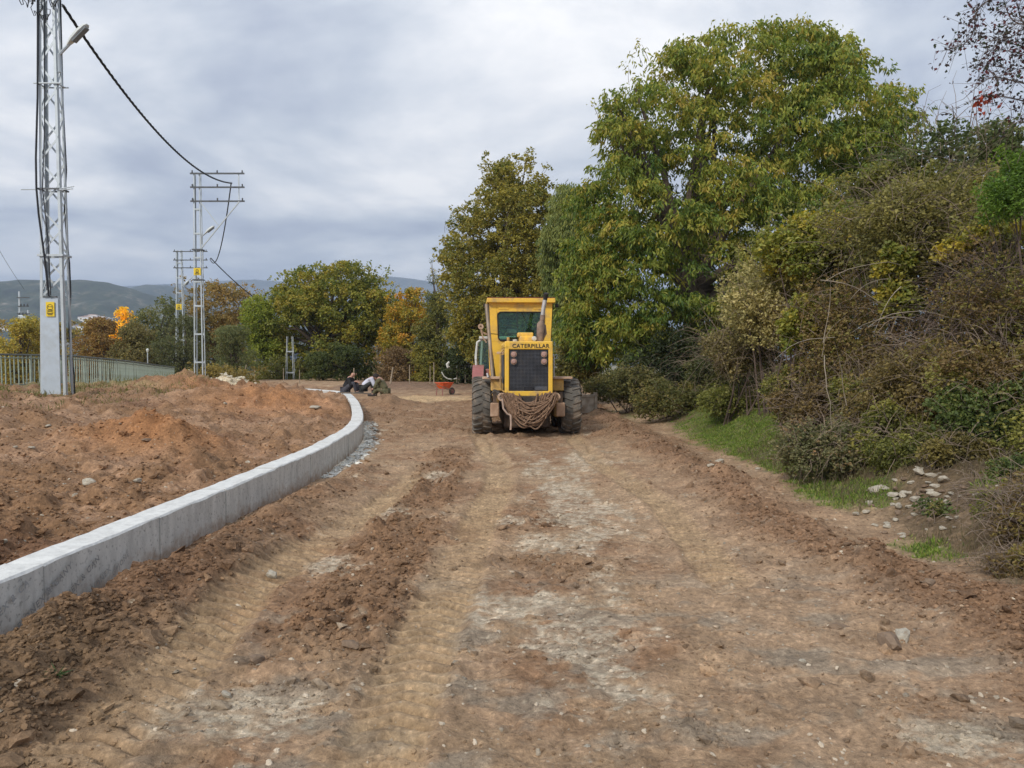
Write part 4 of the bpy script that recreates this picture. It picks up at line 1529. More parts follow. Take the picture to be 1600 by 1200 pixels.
bush('bramble_mound', 1318, 708, 9.7, .82, .46, 11000, .040, .028, [(.03, .035, .02), (.055, .065, .035), (.10, .10, .065), (.14, .09, .06)], 'low bramble mound with dry stems jutting onto the grass', 414, ry=.6, twigs=800, nsub=22, twig_len=.45)
bush('bramble_mound', 1395, 690, 9.4, .55, .50, 7000, .042, .03, BRG, 'brown green bramble mound just left above the stones', 415, ry=.5, twigs=400, nsub=18, twig_len=.4)
bush('low_shrub', 1190, 628, 16.4, 1.4, .48, 9500, .055, .035, [(.04, .05, .02), (.075, .09, .03), (.11, .12, .04), (.12, .09, .05)], 'low green shrub behind the bright grass', 416, ry=.8, twigs=350, nsub=22, twig_len=.4)
bush('low_shrub', 1075, 628, 19.0, 1.6, .50, 9500, .06, .04, [(.035, .045, .02), (.07, .075, .03), (.12, .10, .045)], 'low brownish shrub between grader and grass', 417, ry=.8, twigs=300, nsub=22, twig_len=.4)
bush('low_shrub', 980, 603, 22.5, 1.5, .72, 9500, .07, .045, [(.03, .038, .018), (.06, .065, .028), (.10, .09, .04)], 'dull green shrub right behind the grader blade', 418, ry=.9, twigs=300, nsub=22, twig_len=.5)
bush('low_shrub', 900, 575, 27, 1.0, .95, 8000, .09, .06, [(.04, .05, .02), (.09, .09, .035), (.15, .13, .05)], 'olive shrub glimpsed right of the grader hood', 419, twigs=200, nsub=20, twig_len=.5)
bush('dark_undergrowth', 1060, 565, 24, 1.9, 1.0, 9000, .09, .05, [(.012, .018, .010), (.022, .032, .016), (.045, .055, .025)], 'dark undergrowth in the shade beneath the walnut tree', 420, twigs=200, nsub=26, twig_len=.6)  # near-black leaf colours carry the shade under the crown
bush('dry_weeds', 1640, 830, 6.0, .48, .42, 5200, .03, .02, BRN, 'dry brown weeds closest to the camera at the right edge', 421, ry=.45, twigs=1300, nsub=18, twig_len=.4, tmat=M_TWIG)
bush('bramble_thicket', 1700, 690, 7.6, .8, .85, 9000, .04, .028, BRG, 'bramble at the right frame edge behind the dry weeds', 422, twigs=600, nsub=24, twig_len=.5)
bush('bright_green_shrub', 1610, 290, 9.5, .75, .55, 9000, .055, .02, GRB, 'bright green feathery shrub high at the right edge', 423, twigs=100, nsub=18, subr=.32, droop=.5)
bush('open_topped_shrub', 1500, 240, 14, 1.3, .62, 4200, .07, .05, [(.03, .045, .02), (.06, .08, .035), (.10, .10, .06)], 'sparse shrub with open twigs against the sky', 424, twigs=420, nsub=16, twig_len=1.0, twr=.006, tup=1.6)
bush('holly_like_shrub', 1350, 620, 11.0, .6, .42, 5200, .045, .032, BRG, 'brownish shrub between bramble thicket and bramble mound', 425, ry=.5, twigs=500, nsub=16, twig_len=.5)
bush('bramble_thicket', 1800, 520, 9.0, 1.3, 1.5, 9000, .05, .035, BRG, 'bramble continuing past the right frame edge', 426, twigs=500, nsub=26, twig_len=.6)
bush('bank_scrub', 1500, 700, 8.9, .62, .36, 6500, .04, .028, [(.045, .04, .022), (.075, .065, .033), (.09, .10, .04)], 'scrub directly behind and above the stone pile', 427, ry=.4, twigs=400, nsub=16, twig_len=.35)
bush('bank_scrub', 1570, 770, 7.2, .42, .34, 4800, .034, .024, GRD, 'dark scrub right of the stone pile', 428, ry=.35, twigs=400, nsub=14, twig_len=.3)
bush('backing_thicket', 1120, 330, 31, 1.6, 1.6, 4000, .16, .08, [(.02, .03, .012), (.04, .055, .02)], 'dark inner foliage mass within the walnut row', 429, twigs=0) if False else None

bush('bank_scrub', 1425, 704, 8.7, .50, .30, 5200, .036, .026, BRG, 'brownish scrub touching the upper left of the stone pile', 431, ry=.35, twigs=300, nsub=14, twig_len=.3)
bush('bank_scrub', 1500, 716, 8.1, .46, .26, 4800, .036, .026, [(.04, .04, .02), (.08, .07, .03), (.11, .10, .04)], 'low scrub hanging over the top of the stone pile', 432, ry=.3, twigs=300, nsub=14, twig_len=.3)
bush('bank_scrub', 1560, 815, 6.7, .34, .30, 4200, .030, .022, BRG, 'scrub with dry stalks right below the stone pile', 433, ry=.35, twigs=700, nsub=14, twig_len=.3)
bush('dry_weeds', 1610, 905, 5.5, .30, .24, 3600, .026, .018, BRN, 'tuft of dry weeds low at the right edge above the road', 434, ry=.3, twigs=900, nsub=12, twig_len=.28)
bush('bramble_thicket', 1250, 610, 13.0, .75, .55, 8000, .046, .034, BRG, 'dense brown green bramble behind the bright grass', 435, ry=.6, twigs=500, nsub=20, twig_len=.5)
bush('bramble_thicket', 1420, 650, 10.2, .80, .50, 9000, .042, .032, [(.045, .04, .022), (.085, .07, .033), (.12, .10, .045), (.08, .095, .035)], 'bramble filling the bank between mound and scrub', 436, ry=.6, twigs=500, nsub=22, twig_len=.5)
bush('bramble_thicket', 1560, 590, 8.9, .9, .55, 8000, .042, .03, BRN, 'brown bramble above the dark ivy shrub', 437, ry=.6, twigs=700, nsub=22, twig_len=.5)
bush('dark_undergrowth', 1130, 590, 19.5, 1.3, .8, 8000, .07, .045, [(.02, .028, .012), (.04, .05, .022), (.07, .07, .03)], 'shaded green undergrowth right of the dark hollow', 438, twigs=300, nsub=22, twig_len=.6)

bush('bramble_thicket', 1262, 640, 11.6, .55, .42, 5200, .044, .032, [(.04, .036, .02), (.08, .062, .034), (.12, .095, .045)], 'dull brown bramble touching the far end of the grass', 439, ry=.5, twigs=500, nsub=16, twig_len=.45)
bush('bank_scrub', 1480, 800, 7.1, .26, .14, 1500, .030, .020, GRD, 'small green weeds growing among the lower stones', 440, ry=.25, twigs=120, nsub=10, twig_len=.2)

bush('backing_thicket', 1490, 330, 13.0, 1.5, .75, 11000, .07, .045, [(.05, .06, .022), (.09, .095, .03), (.13, .13, .045), (.18, .16, .08)], 'olive green thicket crest below the open topped shrub', 441, twigs=500, nsub=30, twig_len=.9)
bush('backing_thicket', 1400, 300, 14.5, 1.0, .6, 6000, .07, .045, BRG, 'green brown thicket crest beside the walnut crown', 442, twigs=300, nsub=22, twig_len=.9)
bush('backing_thicket', 1600, 400, 11.0, 1.1, .9, 8000, .055, .04, BRG, 'green brown thicket high at the right frame edge', 443, twigs=400, nsub=24, twig_len=.7)

# long dry stems leaning out of the thicket
r = np.random.default_rng(77)
n = 26
st, dr = [], []
for i in range(n):
    p = V(r.uniform(1260, 1600), r.uniform(430, 700), r.uniform(9.0, 10.5))
    st.append(p[:])
    dr.append((r.normal() * .8 - .2, -.4 + r.normal() * .2, r.normal() * .7 + .2))
tv, tf, _ = twig_tubes(np.array(st), np.array(dr), r.uniform(.4, 1.0, n), np.full(n, .006), 78, seg=6, sag=.8, wob=.3, sides=4)
np_mesh('dry_stems', tv, tf, plain('bleached_stem', (.30, .25, .19), .9, var=.2), label='bleached dry stems arching out of the bank thicket', kind='stuff')

# overhanging thin tree at the top right
ov = V(1760, 560, 9.0)
gz = hgt(ov.x, ov.y)
root = empty('thorn_tree', (ov.x, ov.y, gz), label='nearly bare tree whose red leaved branches hang in at the top right', cat='tree')
off = Vector((ov.x, ov.y, gz))
mb = MB()
mb.tube([Vector((0, 0, -.3)), V(1740, 300, 9) - off, V(1725, 60, 9) - off, V(1700, -160, 9) - off], [.11, .08, .06, .03], 8)
mb.build('trunk', M_BARK, root, smooth=True)
BRC = [([(1725, 60), (1660, 20), (1600, 38), (1575, 20), (1562, -30)], .014), ([(1715, -60), (1620, -50), (1545, 0), (1526, 20), (1522, 45), (1510, 66), (1480, 78), (1462, 80)], .010),
       ([(1730, 120), (1650, 60), (1600, 72), (1560, 62), (1530, 72)], .012), ([(1600, 45), (1575, 60), (1552, 75), (1538, 95), (1512, 110)], .006),
       ([(1735, 200), (1660, 140), (1600, 130), (1560, 121), (1540, 125), (1505, 155)], .012), ([(1740, 240), (1670, 180), (1600, 158), (1560, 150), (1535, 152), (1512, 160)], .012),
       ([(1700, 150), (1640, 105), (1590, 108), (1555, 103), (1530, 106)], .006), ([(1738, 220), (1660, 190), (1610, 195), (1575, 180)], .008), ([(1720, 30), (1650, 90), (1600, 85), (1570, 78)], .008), ([(1600, 38), (1592, 18), (1585, -5)], .006)]
mb = MB()
LP, LC = [], []
r = np.random.default_rng(88)
for pts_, rad in BRC:
    q = [V(a, b, 9 + .25 * math.sin(i * 1.3 + a)) - off for i, (a, b) in enumerate(pts_)]
    # smooth
    w_ = []
    for i in range(len(q) - 1):
        for k in range(4):
            t = k / 4
            p0, p1, p2, p3 = q[max(i - 1, 0)], q[i], q[i + 1], q[min(i + 2, len(q) - 1)]
            w_.append(.5 * ((2 * p1) + (-p0 + p2) * t + (2 * p0 - 5 * p1 + 4 * p2 - p3) * t * t + (-p0 + 3 * p1 - 3 * p2 + p3) * t ** 3))
    w_.append(q[-1])
    mb.tube(w_, [rad * (1 - .75 * i / (len(w_) - 1)) for i in range(len(w_))], 5, cap=False)
    for i, p in enumerate(w_):
        fr = i / len(w_)
        for k in range(r.integers(2, 9) if fr < .85 else r.integers(0, 2)):
            dvec = Vector(r.normal(size=3)) * .13
            if p.x + off.x < 6.05:
                mb.tube([p, p + dvec * .6, p + dvec], [.003, .002, .0015], 3, cap=False)
            LP.append(tuple(p + dvec))
            red = r.random()
            LC.append((.12, .03, .03) if red < .25 else ((.05, .035, .03) if red < .8 else (.05, .065, .03)))
mb.build('branches', M_TWIGD, root)
LP, LC = np.array(LP), np.array(LC)
rep = 2
LP2 = np.repeat(LP, rep, 0) + r.normal(size=(len(LP) * rep, 3)) * .02
v, f, c = leafs(LP2, r.normal(size=LP2.shape), np.full(len(LP2), .05), np.full(len(LP2), .032), np.repeat(LC, rep, 0), r)
np_mesh('leaves', v, f, M_LEAF, root, col=c, kind='stuff')
pr = np.array(V(1538, 157, 9) - off)
LP3 = pr + r.normal(size=(46, 3)) * np.array([.06, .06, .07])
v, f, c = leafs(LP3, r.normal(size=LP3.shape), np.full(46, .06), np.full(46, .045), np.array([[.35, .06, .03]]) * r.uniform(.7, 1.3, (46, 1)), r)
np_mesh('red_leaf_cluster', v, f, M_LEAF, root, col=c, kind='stuff')

# ------------------------------------------------------------------ grass and weeds
def blades(name, x, y, hgt_, wd, cols, seed, label):
    r = np.random.default_rng(seed)
    z = H(x, y, True)
    n = len(x)
    cen = np.stack([x, y, z - .005], 1)
    dd = np.stack([r.normal(size=n) * .45, r.normal(size=n) * .45, np.ones(n)], 1)
    col = palette(cols, r.random(n)) * r.uniform(.8, 1.2, (n, 1))
    v, f, c = leafs(cen, dd, hgt_ * r.uniform(.5, 1.3, n), np.full(n, wd), col, r, fold=.1)
    return np_mesh(name, v, f, M_LEAF, col=c, label=label, kind='stuff')


r = np.random.default_rng(91)
x = r.uniform(2.8, 5.6, 260000)
y = 5.2 + 14 * r.random(260000) ** 1.2
g = grass_mask(x, y)
k = r.random(len(x)) < ss(.2, .9, g) * (.25 + .75 * ss(-.25, .2, fbm(x * 4, y * 4, 3, 260)))
x, y = x[k][:33000], y[k][:33000]
blades('grass', x, y, .045, .011, [(.07, .12, .02), (.14, .22, .035), (.22, .30, .05), (.32, .30, .10)], 92, 'short bright green grass on the verge')
x = r.uniform(3.0, 5.6, 15000)
y = r.uniform(3.5, 13, 15000)
e = x - np.interp(y, RY, RX)
k = (e > .15) & (e < 2.2) & (((x - 4.0) / .55) ** 2 + ((y - 7.3) / .8) ** 2 > 1)
blades('dry_grass', x[k], y[k], .12, .006, [(.13, .10, .06), (.20, .16, .09), (.09, .09, .03)], 93, 'thin dry grass and weed stalks on the bank')
x = r.uniform(-14, -8.5, 9000)
y = r.uniform(13, 24, 9000)
k = r.random(9000) < ss(.0, .6, fbm(x * .9, y * .9, 2, 201) + .2)
blades('ragged_grass', x[k], y[k], .14, .014, [(.10, .10, .03), (.19, .17, .05), (.09, .12, .03)], 94, 'ragged half dry grass before the railing kerb')
for (px, py, d, lb) in [(88, 992, 4.4, 'yellowish weed tuft on the soil ridge beside the wall'), (92, 1134, 3.45, 'torn green leaf tuft near the bottom left corner')]:
    c0 = V(px, py, d)
    r2 = np.random.default_rng(px)
    n = 26
    cen = np.tile(np.array([c0.x, c0.y, hgt(c0.x, c0.y, True)]), (n, 1)) + r2.normal(size=(n, 3)) * np.array([.008, .008, 0])
    dd = r2.normal(size=(n, 3)) * np.array([1, 1, .15]) + np.array([0, 0, .35])
    v, f, c = leafs(cen, dd, r2.uniform(.04, .085, n), np.full(n, .006), np.array([[.20, .20, .05]] if d > 4 else [[.05, .10, .03]]) * r2.uniform(.7, 1.2, (n, 1)), r2)
    np_mesh('weed_tuft', v, f, M_LEAF, col=c, label=lb, cat='weed')


# ------------------------------------------------------------------ railing
RLx = [-15.45, -15.3, -14.6, -14.7, -15.4, -16.8, -18.9]
RLy = [17.0, 23.0, 25.5, 28.5, 31.6, 36.0, 43.0]
RLt = [1.80, 1.77, 1.735, 1.60, 1.49, 1.35, 1.15]


def railing():
    q = np.linspace(0, 1, 400)
    pts_ = np.stack([RLx, RLy, RLt], 1)
    seg = np.concatenate([[0], np.cumsum(np.linalg.norm(np.diff(pts_, axis=0), axis=1))])
    L = seg[-1]
    def at(s):
        return Vector((np.interp(s, seg, pts_[:, 0]), np.interp(s, seg, pts_[:, 1]), np.interp(s, seg, pts_[:, 2])))
    root = empty('railing', (0, 0, 0), label='pale green metal bar railing with dark top rail on the left', cat='railing')
    path = [at(s) for s in np.linspace(0, L, 60)]
    mb = MB()
    mb.tube([p for p in path], .034, 6)
    mb.build('top_rail', M_RAILT, root)
    MB().tube([p - Vector((0, 0, .10)) for p in path], .018, 4).build('upper_rail', M_RAIL, root)
    MB().tube([p - Vector((0, 0, .93)) for p in path], .026, 4).build('lower_rail', M_RAILT, root)
    bar_me = MB().box((0, 0, -.46), (.022, .034, .92)).build('baluster', M_RAIL, root)
    post_me = MB().box((0, 0, -.52), (.06, .06, 1.04)).build('post', M_RAIL, root)
    foot_me = MB().box((0, 0, -1.0), (.05, .05, .14)).build('foot', M_RUSTR, root)
    s, k = .06, 0
    first = {'b': True, 'p': True, 'f': True}
    while s < L:
        p = at(s)
        t = at(min(s + .1, L)) - at(max(s - .1, 0))
        kind = 'p' if k % 8 == 0 else 'b'
        src = post_me if kind == 'p' else bar_me
        o = src if first[kind] else src.copy()
        if not first[kind]:
            COL.objects.link(o)
            o.parent = root
        first[kind] = False
        o.location = p
        o.rotation_euler = (random.uniform(-.02, .02), random.uniform(-.03, .03), math.atan2(t.y, t.x))
        if k % 8 == 0:
            o2 = foot_me if first['f'] else foot_me.copy()
            if not first['f']:
                COL.objects.link(o2)
                o2.parent = root
            first['f'] = False
            o2.location = p
            o2.rotation_euler = (0, 0, math.atan2(t.y, t.x))
        s += .145
        k += 1
    # concrete kerb under it
    mb = MB()
    secs = []
    for s in np.linspace(0, L, 40):
        p = at(s)
        t = (at(min(s + .1, L)) - at(max(s - .1, 0))).normalized()
        nrm = Vector((t.y, -t.x, 0)).normalized()
        z1 = p.z - 1.03
        secs.append([p + nrm * .18 + Vector((0, 0, z1 - p.z)), p - nrm * .18 + Vector((0, 0, z1 - p.z)), p - nrm * .18 + Vector((0, 0, z1 - p.z - .6)), p + nrm * .18 + Vector((0, 0, z1 - p.z - .6))])
    vs = [v for c in secs for v in c]
    fs = []
    for i in range(39):
        for k in range(4):
            fs.append((i * 4 + k, i * 4 + (k + 1) % 4, (i + 1) * 4 + (k + 1) % 4, (i + 1) * 4 + k))
    fs += [(0, 1, 2, 3), tuple(39 * 4 + k for k in (3, 2, 1, 0))]
    mb.add(vs, fs).build('concrete_kerb', M_CURB, label='old concrete kerb carrying the green railing', cat='kerb')


railing()


# ------------------------------------------------------------------ lattice poles
def pole_lamp(parent, base, head, size=1.0):
    """luminaire on its arm, in the pole's own frame"""
    base, head = Vector(base), Vector(head)
    d = (head - base).normalized()
    arm = MB()
    arm.tube([base - Vector((0, 0, .35 * size)), base, base.lerp(head, .35)], .025 * size + .006, 6)
    a = arm.build('lamp_arm', M_GALV, parent, smooth=True)
    side = d.cross(Vector((0, 0, 1))).normalized()
    upv = side.cross(d)
    p0 = base.lerp(head, .30)
    L = (head - p0).length
    mb, g = MB(), MB()
    secs = []
    prof = [(0, .05, .05), (.12, .09, .08), (.3, .13, .12), (.65, .15, .13), (.92, .12, .09), (1.0, .06, .04)]
    for t, hw, hh in prof:
        c = p0 + d * L * t
        hw *= size * .6
        hh *= size * .8
        ring = [c + side * hw * math.cos(a_) + upv * hh * max(math.sin(a_), -.12) for a_ in [k * math.pi / 5 for k in range(10)]]
        secs.append(ring)
    vs = [v for c in secs for v in c]
    fs = []
    for i in range(len(secs) - 1):
        for k in range(10):
            fs.append((i * 10 + k, i * 10 + (k + 1) % 10, (i + 1) * 10 + (k + 1) % 10, (i + 1) * 10 + k))
    fs += [tuple(reversed(range(10))), tuple((len(secs) - 1) * 10 + k for k in range(10))]
    h = mb.add(vs, fs).build('lamp_head', M_LAMP, parent, smooth=True)
    R = Matrix((d, side, upv)).transposed()
    g.box(p0 + d * L * .58 - upv * .03 * size, (L * .66, .12 * size, .05 * size), R=R)
    g.build('lamp_glass', M_LAMPG, h, bevel=.01)


def lattice_pole(loc, h, bw, bd, tw, td, label, cover=0, nbays=17, leg=.055, brace='x', rack=None, sign=None, lamp=None, side_brace=True, group='lattice power poles', collar=None, rackmat=None, name='lattice_pole', steps=None, rz=0):
    root = empty(name, loc, rz, label=label, cat='power pole', group=group)
    def corner(sx, sy, z):
        t = z / h
        return Vector((sx * (bw + (tw - bw) * t) / 2, sy * (bd + (td - bd) * t) / 2, z))
    for sx in (-1, 1):
        for sy in (-1, 1):
            mb = MB()
            a, b = corner(sx, sy, -.3), corner(sx, sy, h)
            th = leg * .16
            mb.bar(a + Vector((-sx * leg / 2, 0, 0)), b + Vector((-sx * leg / 2, 0, 0)), leg, th, up=(0, 1, 0))
            mb.bar(a + Vector((0, -sy * (leg / 2 + th), 0)), b + Vector((0, -sy * (leg / 2 + th), 0)), th, leg, up=(0, 1, 0))
            mb.build('leg', M_GALV, root)
    z0 = cover
    zs = [z0 + (h - z0) * (1 - (1 - i / nbays) ** .92) for i in range(nbays + 1)] if brace == 'x' else []
    if brace == 'x':
        for i in range(nbays):
            za, zb = zs[i], zs[i + 1]
            for sy in (-1, 1):
                s = 1 if (i % 2 == 0) == (sy < 0) else -1
                mb = MB()
                mb.bar(corner(-s, sy, za) - Vector((0, sy * .012, 0)), corner(s, sy, zb) - Vector((0, sy * .012, 0)), .045, .008, up=(0, 1, 0))
                mb.build('brace', M_GALV, root)
            if side_brace:
                for sx in (-1, 1):
                    s = 1 if (i % 2 == 0) == (sx < 0) else -1
                    MB().bar(corner(sx, -s, za) - Vector((sx * .012, 0, 0)), corner(sx, s, zb) - Vector((sx * .012, 0, 0)), .04, .008, up=(1, 0, 0)).build('brace', M_GALV, root)
    else:
        z = brace
        nb = 0
        while z < h * .93:
            for sy in (-1, 1):
                MB().bar(corner(-1, sy, z), corner(1, sy, z), .07, .02, up=(0, 1, 0)).build('rung', M_GALV, root)
            if side_brace:
                for sx in (-1, 1):
                    MB().bar(corner(sx, -1, z - .3), corner(sx, 1, z + .3), .03, .01, up=(1, 0, 0)).build('brace', M_GALV, root)
            nb += 1
            z += (1.35 if nb < 3 else 1.15)
    if cover:
        mb = MB()
        v8 = []
        for z in (-.15, cover):
            for sx, sy in ((-1, -1), (1, -1), (1, -.86), (-1, -.86)):
                c = corner(sx * .93, sy * 1.0, z)
                if sx > 0:
                    c.x -= .10
                c.y -= .006 if sy == -1 else -.0
                v8.append(c)
        mb.add(v8, [(0, 1, 2, 3), (4, 7, 6, 5), (0, 4, 5, 1), (1, 5, 6, 2), (2, 6, 7, 3), (3, 7, 4, 0)])
        mb.build('cover_plate', M_PLATE, root, bevel=.006)
        MB().box(corner(0, -1, cover) + Vector((-.02, -.005, .03)), (.30, .05, .03)).build('plate_clamp', M_GALVD, root)
    if sign:
        z, sw, sh, cx = sign
        c = corner(0, -1, z)
        pf = MB().box((cx, c.y - .03, z), (sw, .008, sh)).build('warning_sign', M_YSIGN, root, bevel=.003)
        # danger mark: bolt in a head outline and two text bars
        mk_ = MB()
        y0 = c.y - .0375
        R_ = sh * .19
        for k in range(14):
            a0, a1 = 2 * math.pi * k / 14, 2 * math.pi * (k + 1) / 14
            p0 = Vector((cx + R_ * math.cos(a0), y0, z + sh * .14 + R_ * math.sin(a0)))
            p1 = Vector((cx + R_ * math.cos(a1), y0, z + sh * .14 + R_ * math.sin(a1)))
            mk_.bar(p0, p1, sw * .05, .003, up=(0, 1, 0))
        mk_.box((cx - R_ * .4, y0, z + sh * .17), (R_ * .4, .003, R_ * .35))
        mk_.box((cx + R_ * .4, y0, z + sh * .17), (R_ * .4, .003, R_ * .35))
        mk_.box((cx, y0, z - sh * .02), (R_ * 1.1, .003, R_ * .2))
        mk_.bar((cx - R_ * 1.2, y0 - .002, z - sh * .20), (cx + R_ * 1.2, y0 - .002, z - sh * .05), sw * .05, .003, up=(0, 1, 0))
        mk_.bar((cx + R_ * 1.2, y0 - .004, z - sh * .20), (cx - R_ * 1.2, y0 - .004, z - sh * .05), sw * .05, .003, up=(0, 1, 0))
        mk_.box((cx, y0, z - sh * .28), (sw * .7, .003, sh * .055))
        mk_.box((cx, y0, z - sh * .38), (sw * .55, .003, sh * .055))
        mk_.build('sign_print', M_BLACK, pf)
    if rack:
        x0, x1, zr, gaps, pv = rack
        for k, z in enumerate(zr):
            MB().box(((x0 + x1) / 2, -td / 2 - .05, z), (x1 - x0, .06, .07)).build('crossarm', rackmat or M_GALVD, root)
        for xv in pv:
            MB().box((xv, -td / 2 - .01, (zr[0] + zr[-1]) / 2), (.045, .03, abs(zr[0] - zr[-1]) + .1)).build('rack_upright', M_GALV, root)
        for xv in (x0 + .1, x1 - .1, (x0 + x1) / 2):
            for z in zr:
                ins = MB()
                ins.lathe([(0.0, 0), (.03, 0), (.045, .03), (.02, .05), (.04, .08), (.02, .12), (0, .12)], 8, 'Z', (xv, -td / 2 - .05, z + .035))
                ins.build('insulator', M_GALVD, root)
    if collar:
        for z, wdt, mt, sp_ in collar:
            c = corner(1, -1, z)
            mb = MB()
            mb.bar((-c.x * 1.05 - sp_, c.y - .03, z), (c.x * 1.05 + sp_, c.y - .03, z), wdt, .03, up=(0, 1, 0))
            mb.bar((c.x + .02, c.y - .03, z), (c.x + .02, -c.y + .03, z), wdt, .03, up=(1, 0, 0))
            mb.bar((-c.x - .02, c.y - .03, z), (-c.x - .02, -c.y + .03, z), wdt, .03, up=(1, 0, 0))
            mb.bar((-c.x * 1.05 - sp_, -c.y + .03, z), (c.x * 1.05 + sp_, -c.y + .03, z), wdt, .03, up=(0, 1, 0))
            mb.build('collar', mt, root)
    if lamp:
        pole_lamp(root, *lamp)
    return root


# near pole
D1 = 18.0
b1 = V(82.5, 622, D1)
near = lattice_pole((b1.x, D1 + .18, b1.z - .02), 10.3, .60, .32, .34, .22, 'nearest tall grey lattice pole with cover plate and yellow warning sign', cover=2.36, nbays=14, leg=.062,
                    sign=(2.10, .20, .34, -.02), collar=[(7.33, .025, M_GALV, .10), (4.90, .035, M_GALVD, .02), (3.36, .05, M_GALV, .03)],
                    rack=(-.66, .72, [9.38, 9.85, 10.25], None, [-.5, .56]), rackmat=M_RUSTR, side_brace=True,
                    lamp=((.26, -.1, 8.0), (1.02, -.25, 8.62), 1.15))
# thin horizontal rod platform
MB().tube([(-.63, -.2, 4.87), (-.25, -.22, 4.87)], .014, 5).build('step_rod', M_GALV, near)
MB().tube([(.27, -.2, 4.89), (.60, -.2, 4.94)], .014, 5).build('step_rod', M_GALV, near)
MB().tube([(.27, -.24, 4.85), (.60, -.24, 4.88)], .014, 5).build('step_rod', M_GALV, near)
mb = MB()
mb.tube([(-.20, -.1, 10.1), (-.19, -.16, 8.5), (-.22, -.17, 7.0), (-.27, -.2, 5.6), (-.26, -.22, 4.9), (-.22, -.22, 4.3), (-.12, -.21, 3.4), (-.03, -.2, 2.40)], .022, 6)
mb.build('riser_cable', M_CABLE, near, smooth=True)
mb = MB()
mb.tube([(-.05, -.1, 10.1), (-.06, -.12, 8.5), (-.1, -.12, 6.4), (-.14, -.18, 4.9), (-.03, -.18, 3.6), (.0, -.18, 2.42)], .012, 5)
mb.build('riser_cable', M_CABLE, near, smooth=True)
mb = MB()
mb.tube([(.20, .1, 9.4), (.20, .12, 7), (.24, .14, 5.4), (.18, .12, 4.4), (.27, .14, 3.2), (.28, .15, 2.5), (.22, .15, 1.6), (.31, .17, .6), (.32, .17, .1)], .016, 5)
mb.build('earth_cable', M_CABLE, near, smooth=True)
rw = random.Random(9)
for x0, x1, zb in [(-.62, -.18, 9.30), (-.42, -.15, 9.36), (-.30, -.05, 9.05), (.12, .30, 9.25), (.25, .5, 9.42), (-.1, .12, 8.95)]:
    n = 16
    pts_ = [(x0 + (x1 - x0) * i / n + .05 * math.sin(i * 1.9), -.2 + .06 * math.cos(i * 2.1), zb + .10 * math.sin(i * 1.35) - .18 * math.sin(math.pi * i / n)) for i in range(n + 1)]
    pts_[0] = (x0, -.15, 9.40)
    MB().tube(pts_, .010, 4).build('coiled_wire', M_CABLE, near)

# second pole
D2 = 37.0
b2 = V(312.5, 592, D2)
p2 = lattice_pole((b2.x, D2, b2.z - .15), 9.95, .44, .34, .30, .2, 'second lattice pole with wide triple crossarm reaching right and street lamp', brace=.95, leg=.046,
                  rack=(-.28, 2.30, [9.93, 9.28, 8.62], None, [-.12, 2.02]), sign=(5.28, .34, .34, .0), collar=[(6.33, .07, M_GALVD, .06), (4.9, .05, M_GALVD, .04)],
                  lamp=((.20, -.1, 6.95), (.86, -.2, 7.42), 1.0))
MB().bar((.22, -.16, 6.40), (2.05, -.16, 8.6), .05, .05).build('rack_strut', M_GALV, p2)
MB().bar((.20, -.16, 8.58), (1.02, -.16, 7.5), .035, .035).build('rack_strut', M_GALV, p2)
# third pole
D3 = 60.0
b3 = V(283, 588, D3)
p3 = lattice_pole((b3.x, D3, b3.z - .2), 10.0, .72, .4, .40, .25, 'third lattice pole with smaller crossarm rack just left of the second', brace=1.7, leg=.062,
                  rack=(-.40, 2.25, [9.88, 9.22, 8.62], None, [-.2, 1.9]), sign=(5.6, .44, .44, -.02),
                  lamp=((.30, -.1, 7.1), (.78, -.2, 7.6), 1.3))
MB().bar((.2, -.16, 7.2), (1.9, -.16, 8.6), .05, .05).build('rack_strut', M_GALV, p3)
# fourth, partly covered by the broad tree
D4 = 49.0
b4 = V(453.5, 592, D4)
p4 = lattice_pole((b4.x, D4, b4.z - .3), 3.0, .52, .35, .36, .25, 'short looking ladder pole whose top hides in the broad tree', brace=.7, leg=.03)
# pole rack seen behind the railing
D5 = 80.0
b5 = V(258, 560, D5)
p5 = lattice_pole((b5.x, D5, b5.z - 3.0), 8.1, .5, .4, .35, .25, 'distant pole with pale green crossarm rack above the trees', brace=1.5, leg=.06,
                  rack=(-1.0, 1.0, [8.05, 7.62, 7.1], None, [-.8, .8]), rackmat=M_RAIL)
# transformer pole at the far left
D6 = 62.0
b6 = V(39, 566, D6)
h6 = empty('transformer_pole', (b6.x, D6, b6.z - 4), label='distant two legged transformer pole above the golden tree', cat='power pole', group='lattice power poles')
for sx in (-.42, .42):
    MB().bar((sx, 0, 0), (sx * .8, 0, 9.7 if sx < 0 else 8.2), .10, .10).build('leg', M_GALV, h6)
for z, w2 in ((9.2, 1.0), (8.5, .9), (7.9, 1.0), (5.6, .8), (5.1, .8)):
    MB().bar((-w2 / 2, -.08, z), (w2 / 2, -.08, z), .07, .07).build('crossarm', M_GALVD, h6)
MB().box((.02, -.1, 7.5), (.62, .45, .55)).build('transformer', M_GALV, h6, bevel=.04)
for i in range(6):
    MB().lathe([(0, 0), (.05, 0), (.075, .05), (.03, .08), (.06, .13), (.03, .2), (0, .2)], 8, 'Z', (-.3 + .13 * i, -.1, 7.8 + .7 * (i % 2))).build('insulator', M_GALVD, h6)
MB().bar((-.35, -.1, 4.3), (.38, -.1, 5.1), .05, .03).build('brace', M_GALV, h6)
MB().bar((-.45, -.1, 7.0), (-.95, -.3, 6.9), .06, .05).build('lamp_arm', M_LAMP, h6)
MB().bar((.4, -.1, 6.9), (.9, -.3, 7.15), .07, .05).build('lamp_arm', M_LAMP, h6)
